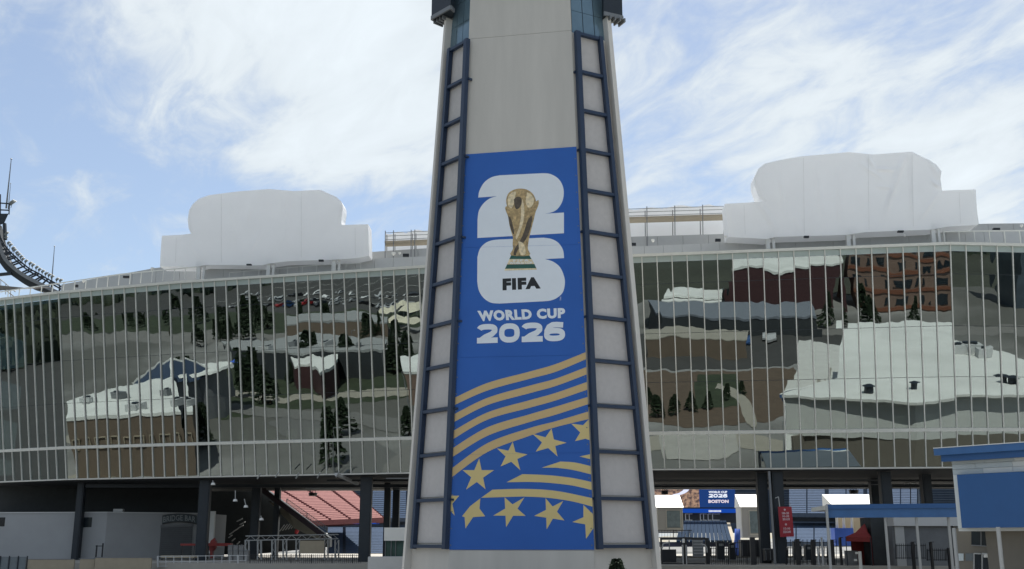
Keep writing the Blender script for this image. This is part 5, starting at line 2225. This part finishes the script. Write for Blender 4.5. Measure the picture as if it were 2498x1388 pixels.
sheet(smooth_line([(-70, 30), (-50, 52), (-44, 78), (-30, 92), (-20, 96), (-24, 88), (-36, 72), (-40, 50), (-58, 26)], 5), road, 'service_lane')
sheet([(-2, -34), (60, -34), (60, -12), (36, -9), (34, 2), (2, 4), (-2, -10)], asph, 'plaza_lot')
sheet([(14, 8), (22, 7), (24, 34), (15, 36)], grass, 'lawn_strip')
sheet(rg(*smooth_line([(500, 948), (640, 958), (700, 970), (760, 960), (1000, 950), (1040, 948), (1040, 962), (1000, 966), (760, 975), (700, 986), (640, 976), (500, 966)], 3)), pavel, 'forecourt_walk')
sheet(rg((548, 905), (620, 890), (760, 912), (765, 938), (600, 945), (548, 940)), grass, 'hedge_bank')
sheet(rg((540, 985), (760, 1005), (900, 1010), (1030, 1040), (1030, 1075), (880, 1035), (740, 1025), (540, 1010)), mat('shadow_tone_paving', (.15, .148, .14), .9, var=.1), 'painted_shadow_band')  # shadow band across the forecourt, painted as a darker sheet
sheet(rg((1610, 1060), (1790, 1050), (1800, 1100), (1760, 1125), (1620, 1120)), mat('pale_terrace', (.36, .35, .32), .85, var=.12, scale=.6), 'pale_terrace')
sheet(rg((1952, 832), (2045, 840), (2048, 950), (2040, 1100), (1905, 1100), (1925, 960)), mat('bright_paving', (.56, .56, .53), .85, var=.1, scale=.5), 'side_terrace')
sheet(rg((2010, 900), (2018, 900), (1990, 1070), (1978, 1070)), mat('stain_paving', (.30, .28, .24), .9, var=.3, scale=1), 'stained_strip')
sheet(rg(*smooth_line([(1740, 935), (1790, 950), (1830, 985), (1845, 1030), (1835, 1050), (1815, 1030), (1800, 990), (1770, 960), (1738, 945)], 3)), pavel, 'curved_walk_east')
for k in range(14):
    p = V((-250 + k * 12, -70, 0))
    sheet([(p.x, p.y), (p.x + .25, p.y), (p.x + .25 - 20, p.y - 80), (p.x - 20, p.y - 80)], mat('road_paint', (.7, .7, .68), .7), 'bay_line')
# hills far behind the camera and to the sides
m = MB()
NX, NY = 90, 10
idx = {}
for i in range(NX + 1):
    th_ = R(150 + 250 * i / NX)        # sweep from left (west) round behind to right
    for j in range(NY + 1):
        rr = 330 + j * 90
        hz = (j / NY) ** .7 * 95 * (.65 + .35 * math.sin(i * .21 + 1) * math.cos(i * .07)) + random.uniform(-3, 3) * (j > 0)
        m.v.append(V((rr * math.cos(th_) * 1.15 - 10, rr * math.sin(th_) * .9 + 40, -0.5 + max(0, hz) if j else -1)))
for i in range(NX):
    for j in range(NY):
        a = i * (NY + 1) + j
        m.f.append((a, a + NY + 1, a + NY + 2, a + 1))
struct(m.build('hills', mat('wooded_hill', (.035, .045, .025), .95, var=.6, scale=.06, bump=3, bscale=.12), None, True))


# far wood on the hills: many crowns, one mass
m = MB()
rf_ = random.Random(5)
for i in range(5200):
    th_ = R(150 + 250 * rf_.random())
    rr = 318 + 620 * rf_.random() ** 1.6
    j = (rr - 330) / 900
    ii = (math.degrees(th_) - 150) / 250 * 90
    hz = max(0, j) ** .7 * 95 * (.65 + .35 * math.sin(ii * .21 + 1) * math.cos(ii * .07))
    p = V((rr * math.cos(th_) * 1.15 - 10, rr * math.sin(th_) * .9 + 40, hz - 2))
    h_ = rf_.uniform(9, 20)
    w_ = h_ * rf_.uniform(.22, .42)
    k0 = len(m.v)
    nf = 6
    m.v.append(p + V((0, 0, h_)))
    for k in range(nf):
        a_ = 6.283 * k / nf + rf_.random()
        m.v.append(p + V((math.cos(a_) * w_ * rf_.uniform(.7, 1.1), math.sin(a_) * w_ * rf_.uniform(.7, 1.1), h_ * rf_.uniform(.45, .7))))
    for k in range(nf):
        a_ = 6.283 * k / nf + rf_.random()
        m.v.append(p + V((math.cos(a_) * w_ * rf_.uniform(.7, 1.2), math.sin(a_) * w_, h_ * .12)))
    for k in range(nf):
        n_ = (k + 1) % nf
        m.f.append((k0, k0 + 1 + k, k0 + 1 + n_))
        m.f.append((k0 + 1 + k, k0 + 1 + nf + k, k0 + 1 + nf + n_, k0 + 1 + n_))
wo = m.build('far_wood', mat('wood_foliage', (.03, .04, .022), .95, var=.6, scale=.08))
stuff(wo)
wo['label'] = 'dark far off wooded hillside mirrored along the top of the glass'


# buildings mirrored in the glass
def building(name, label, pts, h, wallm, roofmat=None, par=.5):
    t = thing(name, label, 'building', (pts[0][0], pts[0][1], 0))
    m = MB()
    m.prism(pts, 0.002, h)
    m.build('wall', wallm, t)
    c = (sum(p[0] for p in pts) / len(pts), sum(p[1] for p in pts) / len(pts))
    P = [(p[0] + (c[0] - p[0]) * -.01, p[1] + (c[1] - p[1]) * -.01) for p in pts]
    m = MB()
    m.prism(P, h, h + par)
    m.build('roof', roofmat or roofw, t)
    return t


zA = 9.5
A1, A2, A3, A4_ = [refl(x, y, zA) for x, y in ((168, 1026), (462, 1010), (455, 918), (250, 962))]
b1 = building('brown_hall', 'brown clad hall with white roof mirrored in left part of the glass', [A1[:2], A2[:2], A3[:2], A4_[:2], (refl(170, 985, zA).x, refl(170, 985, zA).y)], zA, brown)
d_ = (A2 - A1)
d_.z = 0
for k in range(9):
    p = A1 + d_ * ((k + .5) / 9)
    nrm_ = V((d_.y, -d_.x, 0)).normalized()
    if nrm_.dot(V((0, 120, 0)) - V((p.x, p.y, 0))) < 0:
        nrm_ = -nrm_
    m = MB()
    e = d_.normalized()
    q = V((p.x, p.y, 0)) + nrm_ * .05
    lo_, hi_ = V((0, 0, 5.0)), V((0, 0, 6.6))
    for (p_, q_) in ((q - e * .6 + lo_, q + e * .6 + lo_), (q - e * .6 + hi_, q + e * .6 + hi_), (q - e * .6 + lo_, q - e * .6 + hi_), (q + e * .6 + lo_, q + e * .6 + hi_)):
        m.bar(p_ + nrm_ * .1, q_ + nrm_ * .1, .16)
    m.build('window_frame', tanp, b1)
# blue pyramid roof and white drum behind the brown hall
c = refl(412, 918, 9)
b2 = thing('pyramid_roof_hall', 'hall with dark blue pyramid roof mirrored behind the brown hall', 'building', (c.x, c.y, 0))
m = MB()
m.box(c.x - 4, c.x + 4, c.y - 4, c.y + 4, 0, 8.5)
m.build('wall', greyd, b2)
m = MB()
pk_ = V((c.x, c.y, 12.5))
q = [V((c.x + a * 5, c.y + b * 5, 8.5)) for a, b in ((-1, -1), (1, -1), (1, 1), (-1, 1))]
m.poly(q)
for k in range(4):
    m.poly([q[k], q[(k + 1) % 4], pk_])
m.build('roof', mat('navy_roof', (.03, .05, .09), .5), b2)
for k in range(4):
    m = MB()
    m.bar(q[k] + V((0, 0, .1)), pk_, .35)
    m.build('ridge', white, b2)
c = refl(486, 905, 9)
t = thing('white_drum', 'round white roofed drum building mirrored beside the pyramid roof hall', 'building', (c.x, c.y, 0))
m = MB()
m.tube((c.x, c.y, 0), (c.x, c.y, 9), 5.5, 32)
m.build('wall', greyd, t)
m = MB()
m.tube((c.x, c.y, 9), (c.x, c.y, 9.5), 6.5, 32, 6.2)
m.build('roof', roofw, t)
# red pavilion with zigzag white roof in the lawn
Zp = 5.0
zg = [refl(x, y, Zp) for x, y in ((697, 868), (745, 862), (790, 880), (828, 862), (830, 882), (790, 912), (762, 888), (712, 892))]
building('zigzag_pavilion', 'red walled pavilion with zigzag white roof mirrored on the dark lawn', [p[:2] for p in zg], Zp, maroon)
gl = [refl(x, y, 6) for x, y in ((560, 838), (760, 812), (940, 835), (930, 858), (700, 862), (580, 860))]
building('long_grey_hall', 'long low hall with grey roof mirrored above the lawn', [p[:2] for p in gl], 6, darkw, mat('grey_membrane', (.28, .29, .29), .8, var=.1))
gl = [refl(x, y, 7) for x, y in ((690, 745), (940, 742), (940, 758), (690, 762))]
building('far_shed', 'far low shed mirrored beyond the parked cars', [p[:2] for p in gl], 4, brown, mat('grey_membrane', (.28, .29, .29), .8, var=.1))
gl = [refl(x, y, 6) for x, y in ((985, 880), (1030, 872), (1035, 910), (990, 915))]
building('brick_house', 'small red brick house mirrored close to left side of tower', [p[:2] for p in gl], 6, brickp)
# right side : shops and hotel
b5 = building('brown_wall_shop', 'long brown walled shop with thin pale coping mirrored right of the tower', [(4, -17), (24, -17), (24, -7), (4, -7)], 3.9, brown, pavel, .2)
b6 = building('theatre', 'maroon walled theatre with white roof mirrored near the top of the glass', [(20, -100), (47, -100), (47, -66), (20, -66)], 11, maroon)
b8 = building('striped_shop', 'low shop with stacked striped canopies mirrored right of the tower', [(6, -70), (19.5, -70), (19.5, -54), (6, -54)], 5, darkw, roofw)
for k in range(4):
    m = MB()
    m.box(6 - .4 * k, 19.4, -53.99 - .0, -51.8 + k * .9 - .5 * k, 1.2 + k * 1.1, 1.5 + k * 1.1)
    m.build('awning', [white, tanp, sred, white][k], b8)
b9 = building('slate_roof_row', 'row of shops with blue grey roof mirrored above the brown wall', [(2, -50), (40, -50), (40, -30), (6, -28)], 4.2, darkw, mat('slate_membrane', (.16, .18, .21), .8, var=.15))
ht = building('brick_hotel', 'four storey orange brick hotel with dark windows mirrored at top right', [(50, -86), (82, -79), (82, -62.9), (50, -70)], 17, brickp, greyd)
hf0, hf1 = V((50, -70, 0)), V((82, -62.9, 0))
he = (hf1 - hf0).normalized()
hn = V((-he.y, he.x, 0))
for lv in range(4):
    m = MB()
    z = 1 + lv * 4.2
    m.beam(hf0 + hn * .1 + V((0, 0, z - .2)), hf1 + hn * .1 + V((0, 0, z - .2)), hn * .12, V((0, 0, .45)))
    m.build('brick_band', brick, ht)
    for k in range(9):
        w_ = .5 if k % 3 else 1.0
        p = hf0 + he * (2 + k * 3.3) + hn * .02 + V((0, 0, z + .7))
        m = MB()
        m.hexa([p - he * w_, p + he * w_, p + he * w_ + hn * .12, p - he * w_ + hn * .12] + [x + V((0, 0, 1.8)) for x in (p - he * w_, p + he * w_, p + he * w_ + hn * .12, p - he * w_ + hn * .12)])
        m.build('window', winm, ht)
building('grey_office', 'dark grey office block mirrored left of the brick hotel', [(38, -128), (49, -126), (49, -108), (38, -110)], 18, greyd, greyd)
building('glass_office', 'blue grey office with pale fins mirrored at the far right', [(112, -90), (165, -80), (165, -60), (112, -70)], 16, mat('blue_grey_curtain', (.06, .08, .10), .4, var=.4, scale=.2), greyd)


for i, (nm, b_, z_, pts_) in enumerate([('brown hall', 'b1', zA, [(220, 985), (290, 972), (330, 1000), (400, 965), (430, 990)]), ('long grey hall', 'x', 6, [(640, 850), (720, 838), (800, 842), (880, 846)])]):
    for k, (px, py) in enumerate(pts_):
        p = refl(px, py, z_ + .5)
        t = thing('rooftop_unit', f'small rooftop unit on mirrored roof of the {nm}, {["first", "second", "third", "fourth", "fifth"][k]} from west', 'rooftop unit', p)
        m = MB()
        w_ = .7 + .5 * ((k * 7) % 3) / 2
        m.box(p.x - w_, p.x + w_, p.y - w_, p.y + w_, p.z, p.z + 1.1)
        m.build('cabinet', greyd if k % 2 else greyl, t)
        m = MB()
        m.tube(p + V((0, 0, 1.1)), p + V((0, 0, 1.3)), w_ * .6, 10)
        m.build('fan_cowl', dark, t)
for k, (px, py) in enumerate([(955, 772), (985, 765), (1012, 775), (968, 800), (1000, 806), (612, 905), (645, 912), (885, 905)]):
    p = refl(px, py, 0)
    t = thing('sail_canopy', f'cream peaked canopy mirrored {"near the tower" if px > 930 else "on the lawn"}, {["first", "second", "third", "fourth", "fifth", "sixth", "seventh", "eighth"][k]} of its row', 'canopy', p)
    w_ = 3.2
    m = MB()
    q = [p + V((a * w_, b * w_, 2.6)) for a, b in ((-1, -1), (1, -1), (1, 1), (-1, 1))]
    for e_ in range(4):
        m.poly([q[e_], q[(e_ + 1) % 4], p + V((0, 0, 4.4))])
    m.build('cloth', mat('cream_cloth', (.6, .56, .44), .8) if k < 5 else MATS['bright_blue_vinyl'], t)
    for x_ in q:
        m = MB()
        m.tube((x_.x, x_.y, 0), x_, .06, 6)
        m.build('pole', greyd, t)


# trees
def make_tree(label, h, seed, loc, group=None):
    rnd = random.Random(seed)
    t = thing('conifer_tree', label, 'tree', (0, 0, 0), group)
    m = MB()
    m.tube((0, 0, 0), (0, 0, h * .95), .035 * h * .5, 6, .01)
    m.build('trunk', bark, t)
    m = MB()
    n = int(520)
    for i in range(n):
        f = rnd.random() ** .8
        z = h * (.12 + .86 * f)
        rmax = h * .26 * (1 - f) ** .85 + .05
        a = rnd.random() * 6.283
        r_ = rmax * (.25 + .75 * rnd.random() ** .5)
        c = V((math.cos(a) * r_, math.sin(a) * r_, z - r_ * .25))
        s = h * .045 * (.6 + rnd.random())
        d = V((math.cos(a), math.sin(a), -.25 + rnd.uniform(-.3, .3))) * s * 1.5
        e = V((-math.sin(a), math.cos(a), rnd.uniform(-.5, .5))) * s * .6
        m.poly([c - d * .6 - e, c + d, c - d * .6 + e])
        m.poly([c - d * .5, c + d * .5 + V((0, 0, s * .6)), c + d * .7 - V((0, 0, s * .4))])
    m.build('crown', needle, t)
    t.location = loc
    return t


base_tree = make_tree('young conifer at the right foot of the tower', 4.05, 1, (5.7, 60, 0), 'conifers around the forecourt')
spots = [(9.5, 42, .92, 'conifer of the mulch bed nearest the camera side'), (12, 40, .95, 'second conifer in the mulch bed row'), (14.5, 38, .9, 'third conifer in the mulch bed row'),
         (17, 36, .85, 'fourth conifer in the mulch bed row'), (8, 34, .7, 'small conifer at west end of the mulch bed'), (20, 30, .8, 'conifer on the narrow lawn strip'), (23, 26, .7, 'small conifer at end of the narrow lawn strip')]
for (x, y, s, lb) in spots:
    copy_tree(base_tree, (x, y, 0), random.random() * 6, s, lb)
for k, (px, py, s_, lb) in enumerate([(815, 1135, 2.3, 'tall lone conifer mirrored low in the glass left of the tower'), (840, 1060, 1.6, 'mid sized conifer mirrored above the lone conifer'), (500, 1090, 1.9, 'conifer mirrored below the white drum'),
                                       (520, 1010, 1.7, 'conifer mirrored just right of the brown hall'), (700, 930, 1.2, 'small conifer on the hedge bank, west'), (735, 935, 1.1, 'small conifer on the hedge bank, middle'), (758, 928, 1.3, 'small conifer on the hedge bank, east')]):
    p = refl(px, py, 0)
    copy_tree(base_tree, (p.x, p.y, 0), k * 1.1, s_, lb)
rnd = random.Random(11)
kinds = ['tall conifer beside the brown hall', 'tall conifer standing on the dark lawn edge', 'conifer beside the service lane']
zones = [(-112, 40, 14, 10, 7), (-60, 22, 12, 8, 8), (-150, -14, 40, 8, 10), (-210, -40, 50, 8, 12), (-46, 62, 5, 8, 4), (-95, 20, 18, 8, 7), (64, -46, 22, 3, 5)]
wheres = ['near the brown hall', 'by the zigzag pavilion', 'along the road verge', 'beyond the road verge', 'beside the service lane', 'on the wide lawn', 'in front of the brick hotel']
for zi, (cx_, cy_, rx_, ry_, n_) in enumerate(zones):
    for k in range(n_):
        x, y = cx_ + rnd.uniform(-rx_, rx_), cy_ + rnd.uniform(-ry_, ry_)
        s = rnd.uniform(1.3, 2.4)
        if zi == 4:
            s = rnd.uniform(.9, 1.4)
        size = 'small' if s < 1.6 else ('mid sized' if s < 2.0 else 'tall')
        c = copy_tree(base_tree, (x, y, 0), rnd.random() * 6, s, f'{size} mirrored conifer {wheres[zi]}, {["first", "second", "third", "fourth", "fifth", "sixth", "seventh", "eighth", "ninth", "tenth", "eleventh", "twelfth"][k]} from the west')


# parked cars on the far lot
def make_car(loc, rz, col, label):
    t = thing('parked_car', label, 'car', (0, 0, 0), 'cars parked on the mirrored lot')
    cm = mat('car_' + col[0], col[1], .3, var=.02)
    m = MB()
    prof = [(-2.2, .35), (2.2, .35), (2.25, .75), (1.9, .92), (1.0, 1.0), (.45, 1.45), (-1.2, 1.48), (-1.9, 1.0), (-2.2, .9)]
    m.extrude([V((x, -.88, z)) for x, z in prof], (0, 1.76, 0))
    m.build('body', cm, t)
    m = MB()
    m.extrude([V((x, -.90, z)) for x, z in [(-1.7, 1.0), (.85, 1.0), (.4, 1.38), (-1.15, 1.4)]], (0, 1.80, 0))
    m.build('side_glass', winm, t)
    for x in (-1.4, 1.4):
        for y in (-.85, .85):
            m = MB()
            m.tube((x, y - .12, .34), (x, y + .12, .34), .34, 12)
            m.build('wheel', black, t)
    t.location = loc
    t.rotation_euler.z = rz
    return t


cols = [('white', (.7, .7, .7)), ('silver', (.4, .41, .42)), ('black', (.02, .02, .022)), ('red', (.3, .02, .02)), ('blue', (.03, .08, .2))]
ordn = ['first', 'second', 'third', 'fourth', 'fifth', 'sixth', 'seventh', 'eighth', 'ninth', 'tenth', 'eleventh', 'twelfth', 'thirteenth', 'fourteenth']
protos = [make_car((-236 + 5.6 * k, -72, 0), R(104), cols[k], f'{cols[k][0]} car in front row of the mirrored car park, {ordn[k]} from west') for k in range(5)]
for k in range(5, 14):
    ci = rnd.choice((0, 1, 0, 2, 1, 3))
    copy_tree(protos[ci], (-236 + 5.6 * k + (3 if k > 8 else 0), -72 - (k % 3) * .5, 0), R(104), None, f'{cols[ci][0]} car in front row of the mirrored car park, {ordn[k]} from west')
for k in range(12):
    ci = rnd.choice((0, 1, 0, 2, 4, 1))
    copy_tree(protos[ci], (-250 + 7.2 * k, -92 - (k % 2) * .6, 0), R(100), None, f'{cols[ci][0]} car in rear row of the mirrored car park, {ordn[k]} from west')
for k in range(6):
    ci = (0, 1, 2, 0, 4, 1)[k]
    copy_tree(protos[ci], (6 + k * 4.6, -24, 0), R(90), None, f'{cols[ci][0]} car on small lot behind the camera, {ordn[k]} from west')
# lamp posts by the road
def lamp_post(loc, label):
    t = thing('street_lamp', label, 'street lamp', loc, 'street lamps on the forecourt')
    p = V(loc)
    m = MB()
    m.tube(p, p + V((0, 0, 7)), .11, 8, .07)
    m.build('post', greyd, t)
    m = MB()
    m.bar(p + V((0, 0, 7)), p + V((1.4, 0, 7.2)), .1)
    m.build('arm', greyd, t)
    m = MB()
    m.box(p.x + 1.2, p.x + 1.9, p.y - .15, p.y + .15, 7.1, 7.25)
    m.build('lamp_head', grey, t)


for k, (x, y) in enumerate([(-62, 50), (-84, 30), (-48, 84), (-110, 10)]):
    lamp_post((x, y, 0), ['dark street lamp on the lane by the zigzag pavilion', 'dark street lamp on the wide lawn path', 'dark street lamp at stadium end of service lane', 'dark street lamp nearest the road verge'][k])
